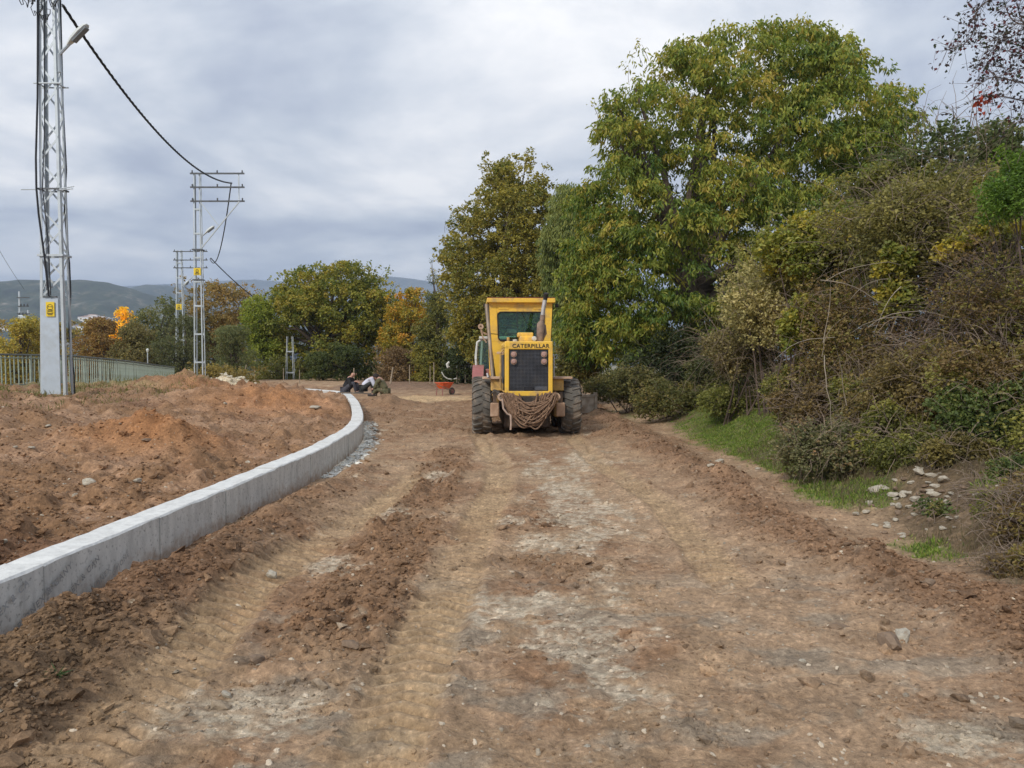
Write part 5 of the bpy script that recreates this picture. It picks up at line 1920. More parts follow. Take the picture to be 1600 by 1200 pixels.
# small lamp post beyond the railing
D7 = 46.0
b7 = V(231, 575, D7)
l7 = empty('lamp_post', (b7.x, D7, b7.z - 1), label='tiny thin lamp post beyond the railing', cat='lamp post')
MB().tube([(0, 0, 0), (0, 0, 1.95)], .03, 6).build('post', M_GALV, l7)
MB().lathe([(0, 1.95), (.05, 1.95), (.09, 2.08), (.05, 2.16), (0, 2.18)], 8, 'Z').build('lamp_head', M_LAMP, l7)


def cable(name, a, b, sag, rad, label, n=40, twist=0, group='power cables'):
    a, b = Vector(a), Vector(b)
    mb = MB()
    strands = 3 if twist else 1
    for s_ in range(strands):
        pts_ = []
        m = n * (4 if twist else 1)
        for i in range(m + 1):
            t = i / m
            p = a.lerp(b, t) - Vector((0, 0, sag * 4 * t * (1 - t)))
            if twist:
                an = i * .9 + s_ * 2.094
                p = p + Vector((math.cos(an), 0, math.sin(an))) * rad * .75
            pts_.append(p)
        mb.tube(pts_, rad * (.62 if twist else 1), 5)
    return mb.build(name, M_CABLE, label=label, cat='cable', group=group)


c1a, c1b = V(98, 8, D1), V(362, 286, D2 - .2)
cable('power_cable', c1a, c1b, .95, .030, 'thick twisted black cable sagging from the near pole to the second pole', twist=1)
cable('power_cable', V(361, 287, D2 - .2), V(328, 404, D3 - .2), 1.6, .030, 'black cable looping down from the second pole to the third pole')
cable('power_cable', V(329, 403, D3 - .2), V(455, 500, 66), .5, .04, 'black cable running right from the third pole into the trees')
cable('power_cable', V(38, 452, D6), V(-160, 60, 30), .8, .012, 'thin wire rising to the upper left from the transformer pole')

# village on the hill foot
M_HW = plain('village_wall', (.85, .83, .79), .8, var=.08)
M_HR = plain('village_roof', (.50, .34, .27), .8, var=.15)
M_HWIN = plain('village_window', (.08, .09, .1), .4, var=.1)
hs_ = random.Random(4)
VL = [(133, 499, 16, 7), (141, 498, 14, 8), (148, 500, 12, 9), (155, 501, 10, 10), (161, 500, 9, 11), (137, 503, 11, 6), (168, 499, 12, 6), (147, 495, 13, 6), (3, 513, 10, 9), (10, 516, 9, 7), (128, 512, 22, 5), (385, 498, 12, 9), (372, 503, 10, 8)]
cols_ = ['long white', 'white', 'tall white', 'white square', 'narrow white', 'low white', 'cream', 'small upper white', 'pale pink', 'cream coloured', 'long pale', 'pale', 'small pale']
for (px, py, wp_, hp_), cc_ in zip(VL, cols_):
    dv_ = (V(px, py, 100) - Vector((0, 0, HC))).normalized()
    hit, p, nrm_, _i = HILL1.ray_cast(Vector((0, 0, HC)), dv_)
    if not hit:
        continue
    d = p.y
    p = Vector(p)
    w2, h2 = wp_ * d / 1200, hp_ * d / 1200
    hroot = empty('house', (p.x, d, p.z - h2 / 2), label=f'{cc_} distant village house ' + ('left of the near pole' if px < 50 else ('between the trees beside second pole' if px > 300 else 'right of the near pole above russet tree')), cat='house', group='distant village houses')
    MB().box((0, 0, h2 / 2 - 6), (w2, w2 * .8, h2 + 12)).build('wall', M_HW, hroot)
    MB().prism([(-w2 * .56, h2), (w2 * .56, h2), (0, h2 + w2 * .07)], -w2 * .45, w2 * .45).build('roof', M_HR, hroot)
    for k in range(2):
        MB().box(((k - .5) * w2 * .5, -w2 * .4 - .05, h2 * .55), (w2 * .12, .1, h2 * .25)).build('window', M_HWIN, hroot)


# ------------------------------------------------------------------ motor grader (seen from behind)
GX, GY = .30, 16.9
gz = min(hgt(GX - .95, GY), hgt(GX + .95, GY)) - .03
GR = empty('motor_grader', (GX, GY, gz), math.radians(3), label='yellow road grader seen from behind with brown rope hung on its tail', cat='grader')
TR_ = .63


def tyre(parent_loc, flip=1, rz=0, spokes=True):
    wh = MB()
    wh.lathe([(0, -.02), (.10, -.02), (.12, .04), (.24, .04), (.29, .10), (.31, .16), (.31, -.16), (.27, -.12), (.10, -.10), (0, -.10)], 28, 'X')
    rim = wh.build('wheel', M_YELD, GR, smooth=True)
    hb_ = MB().lathe([(0, .09), (.09, .09), (.11, .03)], 16, 'X')
    for k in range(8):
        a = 2 * math.pi * k / 8
        hb_.lathe([(0, .07), (.018, .07), (.018, .03)], 6, 'X', (0, .17 * math.cos(a), .17 * math.sin(a)))
    hb_.build('hub', M_GREASE, rim, smooth=True)
    tb = MB()
    tb.lathe([(.30, -.155), (.34, -.185), (.45, -.205), (.54, -.20), (.585, -.17), (.60, -.10), (.605, 0), (.60, .10), (.585, .17), (.54, .20), (.45, .205), (.34, .185), (.30, .155)], 56, 'X')
    nl = 24
    for k in range(nl):
        for sx in (-1, 1):
            a0 = 2 * math.pi * (k + (.5 if sx > 0 else 0)) / nl
            # a slanting lug from the middle to the shoulder and down the sidewall
            prof = [(.01, .60, 0.0), (.10, .598, .05), (.175, .583, .10), (.205, .54, .12), (.205, .49, .125)]
            vs = []
            for xx, rr_, da in prof:
                for dr, dw in ((-.012, -.5), (.030, -.36), (.030, .36), (-.012, .5)):
                    a = a0 + da + dw * .085
                    q = rr_ + (dr if xx < .2 else dr * .55)
                    x2 = sx * (xx + (.012 if xx > .2 and dr > 0 else 0))
                    vs.append((x2, q * math.sin(a), q * math.cos(a)))
            fs = []
            for i in range(len(prof) - 1):
                for m_ in range(3):
                    fs.append((i * 4 + m_, i * 4 + m_ + 1, i * 4 + 5 + m_, i * 4 + 4 + m_))
            fs += [(0, 1, 2, 3), tuple((len(prof) - 1) * 4 + m_ for m_ in (3, 2, 1, 0))]
            tb.add(vs, fs)
    tb.build('tyre', M_TYRE, rim, smooth=False)
    rim.location = parent_loc
    rim.rotation_euler = (random.uniform(0, 3), 0, rz + (math.pi if flip < 0 else 0))
    return rim


proto_t = tyre((-.965, 0, TR_), -1)


def tyre_copy(loc, flip, rx):
    c = copy_tree(proto_t, GR)
    c.location = loc
    c.rotation_euler = (rx, 0, math.pi if flip < 0 else 0)


tyre_copy((.965, 0, TR_), 1, .5)
tyre_copy((-.965, 1.50, TR_), -1, 1.1)
tyre_copy((.965, 1.50, TR_), 1, 1.9)
# tandem cases and rear axle
for sx in (-1, 1):
    MB().box((sx * .66, .75, TR_), (.14, 2.1, .44)).build('tandem_case', M_YELD, GR, bevel=.05)
mb = MB()
mb.lathe([(0, -.6), (.12, -.6), (.14, -.25), (.23, -.18), (.23, .18), (.14, .25), (.12, .6), (0, .6)], 16, 'X', (0, .75, TR_))
mb.build('rear_axle', M_GREASE, GR, smooth=True)
# engine hood, slightly tapered, with open rear frame
Y0 = -.95
hw, ht, hb2 = .50, 2.02, .96
mb = MB()
# surround of the grille built of four members
mb.box((-.455, Y0 + .05, 1.46), (.09, .10, 1.00))
mb.build('rear_frame_post', M_YEL, GR, bevel=.015)
MB().box((.455, Y0 + .05, 1.46), (.09, .10, 1.00)).build('rear_frame_post', M_YEL, GR, bevel=.015)
MB().box((0, Y0 + .06, 1.955), (1.0, .12, .17)).build('rear_frame_header', M_YEL, GR, bevel=.02)
MB().box((0, Y0 + .05, .945), (.90, .10, .12)).build('rear_frame_sill', M_YEL, GR, bevel=.012)
MB().box((0, Y0 + .09, 1.44), (.82, .03, .88)).build('radiator', M_GBACK, GR)
gr = MB()
for k in range(29):
    gr.box((-.406 + .029 * k, Y0 + .045, 1.44), (.009, .012, .86))
for k in range(31):
    gr.box((0, Y0 + .036, 1.015 + .0285 * k), (.82, .010, .009))
gr.build('grille_mesh', M_GRILLE, GR, kind='stuff')
for sx in (-1, 1):
    for z in (1.77, 1.62):
        MB().box((sx * .315, Y0 + .02, z), (.13, .02, .13)).build('lamp_bracket', M_GRILLE, GR)
        lb = MB().lathe([(0, -.05), (.035, -.048), (.052, -.03), (.055, 0)], 16, 'Y', (sx * .315, Y0 + .005, z)).build('tail_lamp', M_RED, GR, smooth=True)
        MB().lathe([(.050, -.02), (.062, -.03), (.062, .0), (.05, 0)], 16, 'Y', (sx * .315, Y0 + .005, z)).build('lamp_ring', M_PINK, lb, smooth=True)
MB().box((-.01, Y0 + .02, 1.055), (.17, .02, .09)).build('rear_plate', M_GBACK, GR)
MB().box((.26, Y0 + .025, 1.06), (.26, .012, .07)).build('grille_patch', M_GRILLE, GR)
cu = bpy.data.curves.new('lettering', 'FONT')
cu.body = 'CATERPILLAR'
cu.size = .115
cu.align_x = 'CENTER'
cu.extrude = .002
cu.offset = .0022
cu.space_character = 1.12
tx = bpy.data.objects.new('lettering', cu)
COL.objects.link(tx)
cu.materials.append(M_BLACK)
tx.parent = GR
tx.location = (.04, Y0 - .004, 1.905)
tx.rotation_euler = (math.pi / 2, 0, 0)
# hood shell
mb = MB()
mb.prism([(-.50, 1.92), (-.50, 1.98), (-.46, 2.04), (.46, 2.04), (.50, 1.98), (.50, 1.92)], Y0 + .125, 1.35)
mb.build('hood_top', M_YEL, GR)
for sx in (-1, 1):
    MB().box((sx * .487, .38, 1.45), (.022, 1.6, .92)).build('hood_side', M_YELD, GR)
    for k in range(5):
        MB().box((sx * .501, -.4 + k * .33, 1.45), (.006, .26, .62)).build('side_louvre', M_GRILLE, GR)
MB().box((0, .4, 1.43), (.93, 1.9, .9)).build('engine_block', M_GREASE, GR)
# thin rail with small hoses on the hood side
MB().tube([(-.58, Y0 + .25, 1.05), (-.58, Y0 + .25, 1.80), (-.52, Y0 + .3, 1.86)], .022, 6).build('hood_hose', M_YELD, GR)
MB().box((-.585, Y0 + .4, 1.80), (.13, .3, .05)).build('hood_ledge', M_PINK, GR, bevel=.01)
MB().tube([(.58, Y0 + .5, 1.1), (.58, Y0 + .5, 1.75)], .014, 5).build('hand_rail', M_WHITEP, GR)
# main rear chassis beam, hitch and plates
MB().box((0, .2, .80), (.72, 2.3, .26)).build('chassis', M_GREASE, GR, bevel=.02)
MB().box((0, Y0 + .03, .80), (.80, .12, .20)).build('tail_beam', M_GREASE, GR, bevel=.02)
MB().box((0, .9, .44), (1.0, 2.6, .50)).build('sump_shade_block', M_GREASE, GR, bevel=.04)  # sump enlarged and lowered as a dark block to deepen the underside shadow
for sx in (-1, 1):
    # lifting eyes
    e = MB()
    e.lathe([(.045, -.03), (.085, -.03), (.085, .03), (.045, .03), (.045, -.03)], 18, 'Y', (sx * .57, Y0 - .03, .885))
    e.box((sx * .50, Y0 - .03, .885), (.09, .056, .14))
    e.build('lifting_eye', M_PINK, GR, bevel=.005)
    MB().box((sx * .70, Y0 + .30, .60), (.19, .05, .30)).build('step_plate', M_PINK, GR, bevel=.025)
    MB().box((sx * .70, Y0 + .32, .85), (.08, .06, .25)).build('plate_hanger', M_GREASE, GR)
    MB().box((sx * .75, Y0 + .5, 1.27), (.42, .34, .05)).build('fender_step', M_PINK, GR, bevel=.01)
    MB().box((sx * .66, Y0 + .55, 1.12), (.24, .3, .25)).build('side_box', M_YELD, GR, bevel=.02)
MB().tube([(-.66, Y0 + .25, 1.0), (-.72, Y0 + .1, 1.02), (-.62, Y0 + .05, 1.0), (-.55, Y0 + .2, .98)], .022, 6).build('hydraulic_hose', M_GREASE, GR)
MB().tube([(-.8, Y0 + .45, 1.3), (-.86, Y0 + .3, 1.36), (-.84, Y0 + .2, 1.28)], .02, 6).build('bent_pipe', M_CHROME, GR)
# underside bits seen dark between the wheels
for z, y_, w_ in ((.42, .75, 1.0), (.34, 2.4, 1.1), (.55, 1.8, .8)):
    MB().tube([(-w_ / 2, y_, z), (w_ / 2, y_, z)], .035, 8).build('cross_tube', M_GREASE, GR)
# exhaust
mb = MB()
mb.tube([(.30, -.10, 2.02), (.31, -.10, 2.10), (.325, -.10, 2.44), (.345, -.10, 2.50)], [.06, .085, .085, .045], 14)
mb.build('muffler', M_RUST, GR, smooth=True)
MB().tube([(.345, -.10, 2.48), (.385, -.11, 2.80), (.42, -.12, 2.98)], .046, 12).build('exhaust_pipe', M_CHROME, GR, smooth=True)
MB().tube([(.35, -.10, 2.50), (.365, -.10, 2.63)], .052, 12).build('pipe_sleeve', M_RUST, GR, smooth=True)
MB().tube([(.416, -.12, 2.96), (.43, -.13, 3.04), (.435, -.16, 3.10)], [.047, .05, .053], 12).build('exhaust_tip', M_SOOT, GR, smooth=True)
MB().tube([(.30, -.02, 2.03), (.42, 0, 2.24), (.40, .02, 2.42)], .05, 8).build('turbo_elbow', M_RUST, GR, smooth=True)
# air cleaner and caps on the hood
MB().box((0, -.1, 2.10), (.30, .34, .14)).build('air_cleaner_box', M_YEL, GR, bevel=.03)
MB().box((-.02, -.1, 2.20), (.34, .30, .09)).build('air_cleaner_lid', M_YEL, GR, bevel=.02)
MB().lathe([(0, -.05), (.045, -.045), (.055, -.02), (.055, .02), (0, .02)], 14, 'Y', (.165, -.28, 2.11)).build('work_lamp', M_WHITEP, GR, smooth=True)
MB().lathe([(0, 2.04), (.05, 2.04), (.05, 2.09), (0, 2.10)], 12, 'Z', (-.25, -.3, 0)).build('filler_cap', M_WHITEP, GR, smooth=True)
MB().lathe([(0, 2.04), (.03, 2.04), (.03, 2.14), (0, 2.14)], 10, 'Z', (-.40, -.3, 0)).build('filler_cap', M_YELD, GR, smooth=True)
# cab
CY0, CY1 = 1.65, 3.15
mb = MB()
bt, tp_ = .66, .755      # half width at floor and at roof
MB().box((0, (CY0 + CY1) / 2, 1.0), (1.36, CY1 - CY0, .16)).build('cab_floor', M_YELD, GR, bevel=.02)


def quad_panel(name, pts_, th, mat, bevel=0, parent=None):
    p = [Vector(q) for q in pts_]
    nrm = (p[1] - p[0]).cross(p[2] - p[0]).normalized()
    n = len(p)
    vs = p + [q + nrm * th for q in p]
    fs = [tuple(range(n)), tuple(range(2 * n - 1, n - 1, -1))] + [(i, (i + 1) % n, n + (i + 1) % n, n + i) for i in range(n)]
    return MB().add(vs, fs).build(name, mat, parent or GR, bevel=bevel)


def xw(z):
    return bt + (tp_ - bt) * (z - .9) / 2.1


WZ0, WZ1, GWX = 2.10, 2.80, .565
zt = 3.02
# rear wall around the window: left, right, over and under
for sx in (-1, 1):
    f_ = [(sx * GWX, CY0, WZ0), (sx * xw(WZ0), CY0, WZ0), (sx * xw(zt), CY0, zt), (sx * (GWX + .02), CY0, zt), (sx * (GWX + .02), CY0, WZ1)]
    quad_panel('rear_cab_pillar', f_ if sx > 0 else f_[::-1], -.05, M_YEL, .008)
quad_panel('rear_cab_header', [(-GWX - .02, CY0, WZ1), (GWX + .02, CY0, WZ1), (GWX + .02, CY0, zt), (-GWX - .02, CY0, zt)], -.05, M_YEL)
quad_panel('rear_cab_panel', [(-xw(.92) + .1, CY0, .92), (xw(.92) - .1, CY0, .92), (xw(WZ0), CY0, WZ0), (-xw(WZ0), CY0, WZ0)], -.05, M_YEL)
for cx in (-.42, .42):
    quad_panel('vent_cover', [(cx - .12, CY0 - .012, 2.87), (cx + .12, CY0 - .012, 2.87), (cx + .12, CY0 - .012, 2.98), (cx - .12, CY0 - .012, 2.98)], -.010, M_YEL, .004)
for cx in (-.09, .05):
    MB().box((cx, CY0 - .005, 2.93), (.008, .01, .24)).build('header_seam', M_YELD, GR)
# rounded rubber seal and glass
mb = MB()
ring = []
for (cx, cz, a0) in ((GWX - .09, WZ1 - .09, 0), (-GWX + .09, WZ1 - .09, 90), (-GWX + .11, WZ0 + .10, 180), (GWX - .11, WZ0 + .10, 270)):
    for k in range(6):
        a = math.radians(a0 + 90 * k / 5)
        ring.append((cx + .085 * math.cos(a), CY0 - .012, cz + .085 * math.sin(a)))
ring.append(ring[0])
mb.tube(ring, .020, 6, cap=False)
mb.build('window_seal', M_SOOT, GR, smooth=True)
for k, (cx, cz) in enumerate(((GWX, WZ1), (-GWX, WZ1), (-GWX, WZ0), (GWX, WZ0))):
    sx, sz = (1 if cx > 0 else -1), (1 if cz > 2.5 else -1)
    tri = [(cx, cz), (cx - sx * .10, cz), (cx - sx * .03, cz - sz * .03), (cx, cz - sz * .10)]
    MB().prism(tri, CY0 - .004, CY0 + .03).build('window_corner', M_YEL, GR)
quad_panel('rear_window', [(-GWX, CY0 + .02, WZ0), (GWX, CY0 + .02, WZ0), (GWX, CY0 + .02, WZ1), (-GWX, CY0 + .02, WZ1)], -.006, M_GLASS)
MB().bar((.03, CY0 - .03, 2.78), (.27, CY0 - .03, 2.28), .012, .01).build('wiper', M_SOOT, GR)
# roof with the overhanging lip
MB().box((0, (CY0 + CY1) / 2, 3.075), (1.64, CY1 - CY0 + .28, .11)).build('cab_roof', M_YEL, GR, bevel=.015)
MB().box((0, CY0 - .125, 3.135), (1.64, .03, .014)).build('roof_lip', M_RUSTR, GR)
for sx in (-1, 1):
    for y_ in (CY1 - .04,):
        MB().bar((sx * xw(.95), y_, .95), (sx * xw(zt), y_, zt), .09, .08).build('cab_pillar', M_YEL, GR)
    MB().bar((sx * xw(.95), CY0 + .07, .95), (sx * xw(zt), CY0 + .07, zt), .05, .06).build('cab_pillar', M_SOOT, GR)
    f_ = [(sx * xw(.95), CY0 + .1, .95), (sx * xw(.95), CY1 - .08, .95), (sx * xw(1.55), CY1 - .08, 1.55), (sx * xw(1.55), CY0 + .1, 1.55)]
    quad_panel('cab_side_panel', f_, .03, M_YEL)
    f_ = [(sx * xw(1.56), CY0 + .1, 1.56), (sx * xw(1.56), CY1 - .08, 1.56), (sx * xw(zt), CY1 - .08, zt), (sx * xw(zt), CY0 + .1, zt)]
    quad_panel('side_window', f_, .008, M_GLASS)
    MB().box((sx * .87, CY0 + .02, 2.96), (.08, .1, .08)).build('roof_lamp', M_SOOT, GR, bevel=.01)
quad_panel('front_panel', [(-xw(.95), CY1, .95), (xw(.95), CY1, .95), (xw(1.5), CY1, 1.5), (-xw(1.5), CY1, 1.5)], .03, M_YEL)
quad_panel('front_window', [(-xw(1.52) + .05, CY1, 1.52), (xw(1.52) - .05, CY1, 1.52), (xw(zt) - .05, CY1, zt), (-xw(zt) + .05, CY1, zt)], .008, M_GLASS)
MB().box((0, CY1, 2.3), (.05, .05, 1.4)).build('front_mullion', M_YELD, GR)
# seat, wheel and console inside
M_SEAT = plain('seat_cover', (.05, .055, .06), .8, var=.2)
st_ = MB().box((-.10, 2.35, 1.55), (.48, .45, .12)).build('seat', M_SEAT, GR, bevel=.03)
MB().box((-.10, 2.12, 1.90), (.46, .10, .62)).build('backrest', M_SEAT, st_, bevel=.04)
MB().box((-.18, 2.08, 2.36), (.24, .08, .13)).build('headrest', M_CHROME, st_, bevel=.03)
MB().box((-.20, 2.10, 2.50), (.40, .22, .035)).build('parcel_tray', M_PINK, GR, bevel=.01)
MB().tube([(.0, 2.9, 1.2), (.0, 2.75, 1.75)], .035, 8).build('steering_column', M_GREASE, GR)
ring = [(.19 * math.cos(a), 2.72 + .05 * math.sin(a), 1.80 + .18 * math.sin(a)) for a in [k * math.pi / 10 for k in range(21)]]
MB().tube(ring, .016, 6, cap=False).build('steering_wheel', M_SOOT, GR)
MB().box((0, 2.95, 1.3), (.5, .2, .7)).build('console', M_GREASE, GR, bevel=.02)
# left upright tube with mirror bracket, ladder stays
MB().tube([(-.70, .72, 1.25), (-.84, 1.10, 2.94)], .045, 10).build('lift_post', M_STEELB, GR, smooth=True)
mb = MB()
mb.tube([(-.79, 1.0, 2.22), (-.96, .95, 2.30), (-.98, .95, 2.44)], .022, 6)
mb.build('mirror_arm', M_PINK, GR, smooth=True)
MB().tube([(-.80, 1.0, 2.26), (-.55, 1.2, 2.25)], .010, 5).build('stay_rod', M_SOOT, GR)
MB().lathe([(.025, -.02), (.065, -.02), (.065, .02), (.025, .02), (.025, -.02)], 14, 'Y', (-.975, .93, 2.42)).build('mirror_ring', M_PINK, GR, smooth=True)
MB().tube([(-.965, .93, 2.35), (-.93, .95, 2.18), (-.84, .98, 2.05)], .02, 6).build('mirror_arm', M_PINK, GR, smooth=True)
# right side ladder
MB().tube([(.70, 1.5, 1.2), (.72, 1.5, 1.9)], .012, 5).build('grab_bar', M_YEL, GR)
# front frame straightened out a little against the rear (articulated)
FR = MB()
FR.prism([(3.0, 1.25), (3.4, 1.75), (5.2, 1.72), (6.3, 1.30), (6.7, .95), (6.5, .80), (6.1, 1.0), (5.1, 1.42), (3.6, 1.42), (3.2, .85)], -.13, .13, 'YZ')
fr = FR.build('front_frame', M_YELD, GR, bevel=.02)
MB().box((.05, 6.25, .78), (1.5, .16, .2)).build('front_axle', M_GREASE, GR, bevel=.03)
for sx in (-1, 1):
    c_ = copy_tree(proto_t, GR)
    c_.location = (.28 + sx * .80, 6.2, .56)
    c_.scale = (.72, .9, .9)
    c_.rotation_euler = (.3, 0, 0 if sx > 0 else math.pi)
MB().lathe([(.52, -.05), (.62, -.05), (.62, .05), (.52, .05), (.52, -.05)], 32, 'Z', (.1, 4.4, .68)).build('blade_circle', M_GREASE, GR, smooth=True)
MB().prism([(-.35, 6.2), (.35, 6.2), (.12, 4.4), (-.12, 4.4)], .66, .74, 'XY').build('drawbar', M_YELD, GR)
for sx in (-1, 1):
    MB().tube([(.1 + sx * .35, 4.3, .75), (sx * .28, 4.0, 1.95)], [.03, .055], 8).build('lift_cylinder', M_STEELB, GR, smooth=True)
# moldboard: curved plate, right end forward of the rear wheel
mb = MB()
prof = []
for k in range(9):
    a = math.radians(-60 + 120 * k / 8)
    prof.append((.34 * (1 - math.cos(a)), .33 + .335 * math.sin(a)))
poly = prof + [(p[0] + .025, p[1]) for p in reversed(prof)]
mb.prism(poly, -1.75, 1.75, 'YZ')
bl = mb.build('moldboard', M_STEELB, GR, bevel=.003)
bl.location = (.78, 4.3, .02)
bl.rotation_euler = (0, 0, math.radians(24))
MB().box((1.74, .12, .33), (.03, .30, .60)).build('end_bit', M_STEELB, bl, bevel=.01)
MB().box((1.5, .30, .40), (.30, .12, .22)).build('blade_bracket', M_STEELB, bl, bevel=.02)
M_ENDP = plain('muddy_end_plate', (.40, .34, .27), .85, var=.3, scale=7, dirt=(.24, .17, .11), dirt_amt=.9)
MB().box((1.70, -.05, .36), (.09, .07, .66)).build('end_post', M_ENDP, bl, bevel=.01)
MB().box((1.45, -.05, .60), (.48, .05, .08)).build('top_rib', M_ENDP, bl, bevel=.01)
MB().box((1.42, -.04, .34), (.46, .03, .46)).build('wear_plate', M_ENDP, bl, bevel=.01)
MB().box((1.2, .14, .03), (1.0, .05, .16)).build('cutting_edge', M_GREASE, bl)
for k in range(5):
    MB().box((1.0 + .16 * k, -.0, .30), (.03, .03, .5)).build('wear_rib', M_STEELB, bl)

# rope hung in loops on the lifting eyes
rp = MB()
rr = random.Random(17)
for k in range(50):
    x0 = -.57 + rr.uniform(.0, .22) if k % 3 else -.50 + rr.uniform(0, .3)
    x1 = .60 - rr.uniform(.0, .20) if k % 4 else .38 - rr.uniform(0, .2)
    z0, z1 = .93 + rr.uniform(-.05, .05), .94 + rr.uniform(-.05, .05)
    sag = rr.uniform(.12, .70)
    n = 18
    yo = -.09 - rr.uniform(0, .12)
    ph = rr.uniform(0, 6)
    pts_ = []
    for i in range(n + 1):
        t = i / n
        s_ = math.sin(math.pi * t) ** .62
        x = x0 + (x1 - x0) * t
        x = x * (1 - .12 * s_) + .02 * math.sin(ph + t * 5)
        pts_.append((x, Y0 + yo - .04 * math.sin(math.pi * t) + .012 * math.sin(ph + 9 * t), max(z0 + (z1 - z0) * t - sag * s_ + .012 * math.sin(ph + 12 * t), .20)))
    rp.tube(pts_, .0135 + .003 * rr.random(), 6)
for k in range(16):
    sx = -1 if k % 2 else 1
    x0 = sx * rr.uniform(.34, .58)
    zl = rr.uniform(.42, .62)
    xo = x0 * rr.uniform(.45, .85)
    yo = Y0 - .12 - rr.uniform(0, .10)
    rp.tube([(x0, Y0 - .03, .96), (x0 * .99, yo, .90), (x0 * .9, yo, (zl + .9) / 2), (xo, yo - .02, zl), (xo - sx * .06, yo - .02, zl + .03), (xo - sx * .04, yo, zl + .2), (x0 * .75, yo, .93)], .014, 6)
rope = rp.build('rope', M_ROPE, smooth=True, label='big tangle of brown rope hanging on the tail of the yellow grader', cat='rope')
rope.location = (GX, GY, gz)
rope.rotation_euler = (0, 0, math.radians(3))
hs2 = MB().tube([(-.56, Y0 - .20, .86), (-.54, Y0 - .22, .66), (-.46, Y0 - .22, .55), (-.39, Y0 - .22, .52), (-.38, Y0 - .22, .34), (-.39, Y0 - .22, .22)], .020, 8).build('hose', M_HOSE, smooth=True, label='pale bent hose dangling left of the brown rope', cat='hose')
hs2.location = rope.location
hs2.rotation_euler = rope.rotation_euler

# ------------------------------------------------------------------ tractor mostly hidden behind
TY = 28.0
TXc = -.42
tz = hgt(TXc, TY)
T = empty('tractor', (TXc, TY, tz), 0, label='red tractor with white cab mostly hidden behind the yellow grader', cat='tractor')
M_CABW = M_WHITEP
for sx in (-1, 1):
    MB().tube([(sx * .86, 0, 1.05), (sx * .90, 0, 1.7), (sx * .84, 0, 2.22), (sx * .62, 0, 2.36)], .045, 8).build('cab_pillar', M_CABW, T, smooth=True)
    MB().bar((sx * .80, 1.4, 1.1), (sx * .72, 1.3, 2.32), .07).build('cab_pillar', M_CABW, T)
    fd = MB()
    prof = []
    for k in range(8):
        a = math.radians(10 + 130 * k / 7)
        prof.append((.05 - .78 * math.cos(a), .68 + .72 * math.sin(a)))
    poly = prof + [(p[0] * .93, p[1] - .05) for p in reversed(prof)]
    fd.prism(poly, sx * .60, sx * 1.0, 'YZ')
    fd.build('fender', M_REDP, T)
    wb = MB().lathe([(.32, -.2), (.50, -.22), (.66, -.2), (.70, -.1), (.70, .1), (.66, .2), (.50, .22), (.32, .2)], 28, 'X')
    w1 = wb.build('wheel', M_TYRE, T)
    w1.location = (sx * .78, .05, .68)
    MB().lathe([(0, .1), (.1, .12), (.3, .05), (.33, .2), (.33, -.2), (0, -.1)], 20, 'X').build('rim', M_REDP, w1)
    fw = MB().lathe([(.0, -.1), (.2, -.12), (.38, -.12), (.40, 0), (.38, .12), (.2, .12), (0, .1)], 20, 'X').build('front_wheel', M_TYRE, T)
    fw.location = (sx * .7, 2.4, .40)
MB().box((0, .65, 2.38), (1.55, 1.6, .10)).build('cab_roof', M_CABW, T, bevel=.03)
quad_panel('rear_window', [(-.80, 0, 1.2), (.80, 0, 1.2), (.80, 0, 2.28), (-.80, 0, 2.28)], .01, M_GLASS, parent=T)
MB().box((0, .4, 1.0), (1.1, 1.2, .5)).build('body', M_REDP, T, bevel=.03)
MB().box((0, 2.1, 1.15), (.7, 1.9, .7)).build('hood', M_REDP, T, bevel=.06)
MB().box((-.93, -.03, 1.16), (.10, .10, .16)).build('tail_lamp', M_RED, T, bevel=.01)
MB().box((-.885, -.03, 1.75), (.06, .05, .32)).build('cab_sign', M_LAMP, T, bevel=.01)

# ------------------------------------------------------------------ wheelbarrow
W_ = V(694, 618, 34)
wz = hgt(W_.x, 34)
WB = empty('wheelbarrow', (W_.x, 34, wz), math.radians(-38), label='orange wheelbarrow parked on pale sand at the road end', cat='wheelbarrow')
# tray: open tapered pan, front to +y
o_ = [(-.28, -.42), (.28, -.42), (.30, .40), (-.30, .40)]
i_ = [(-.17, -.22), (.17, -.22), (.18, .22), (-.18, .22)]
WB.scale = (.85, .85, .85)
mb = MB()
vs = [(x, y, .66) for x, y in o_] + [(x, y, .36) for x, y in i_] + [(x * .97, y * .97, .665) for x, y in o_] + [(x * .93, y * .93, .38) for x, y in i_]
fs = [(0, 1, 5, 4), (1, 2, 6, 5), (2, 3, 7, 6), (3, 0, 4, 7), (4, 5, 6, 7), (8, 12, 13, 9), (9, 13, 14, 10), (10, 14, 15, 11), (11, 15, 12, 8), (15, 14, 13, 12), (0, 8, 9, 1), (1, 9, 10, 2), (2, 10, 11, 3), (3, 11, 8, 0)]
mb.add(vs, fs).build('tray', M_ORNG, WB)
MB().tube([(x * 1.02, y * 1.02, .665) for x, y in o_ + [o_[0]]], .015, 6).build('tray_rim', M_ORNG, WB)
for sx in (-1, 1):
    MB().tube([(sx * .27, -1.0, .66), (sx * .24, -.5, .50), (sx * .14, .3, .33), (sx * .05, .62, .20)], .018, 6).build('handle', M_WOOD, WB, smooth=True)
    MB().bar((sx * .2, -.32, .44), (sx * .22, -.36, .0), .03).build('leg', M_REDP, WB)
wl_ = MB().lathe([(.12, -.04), (.19, -.045), (.205, 0), (.19, .045), (.12, .04), (.12, -.04)], 20, 'X').build('wheel', M_TYRE, WB)
wl_.location = (0, .60, .20)
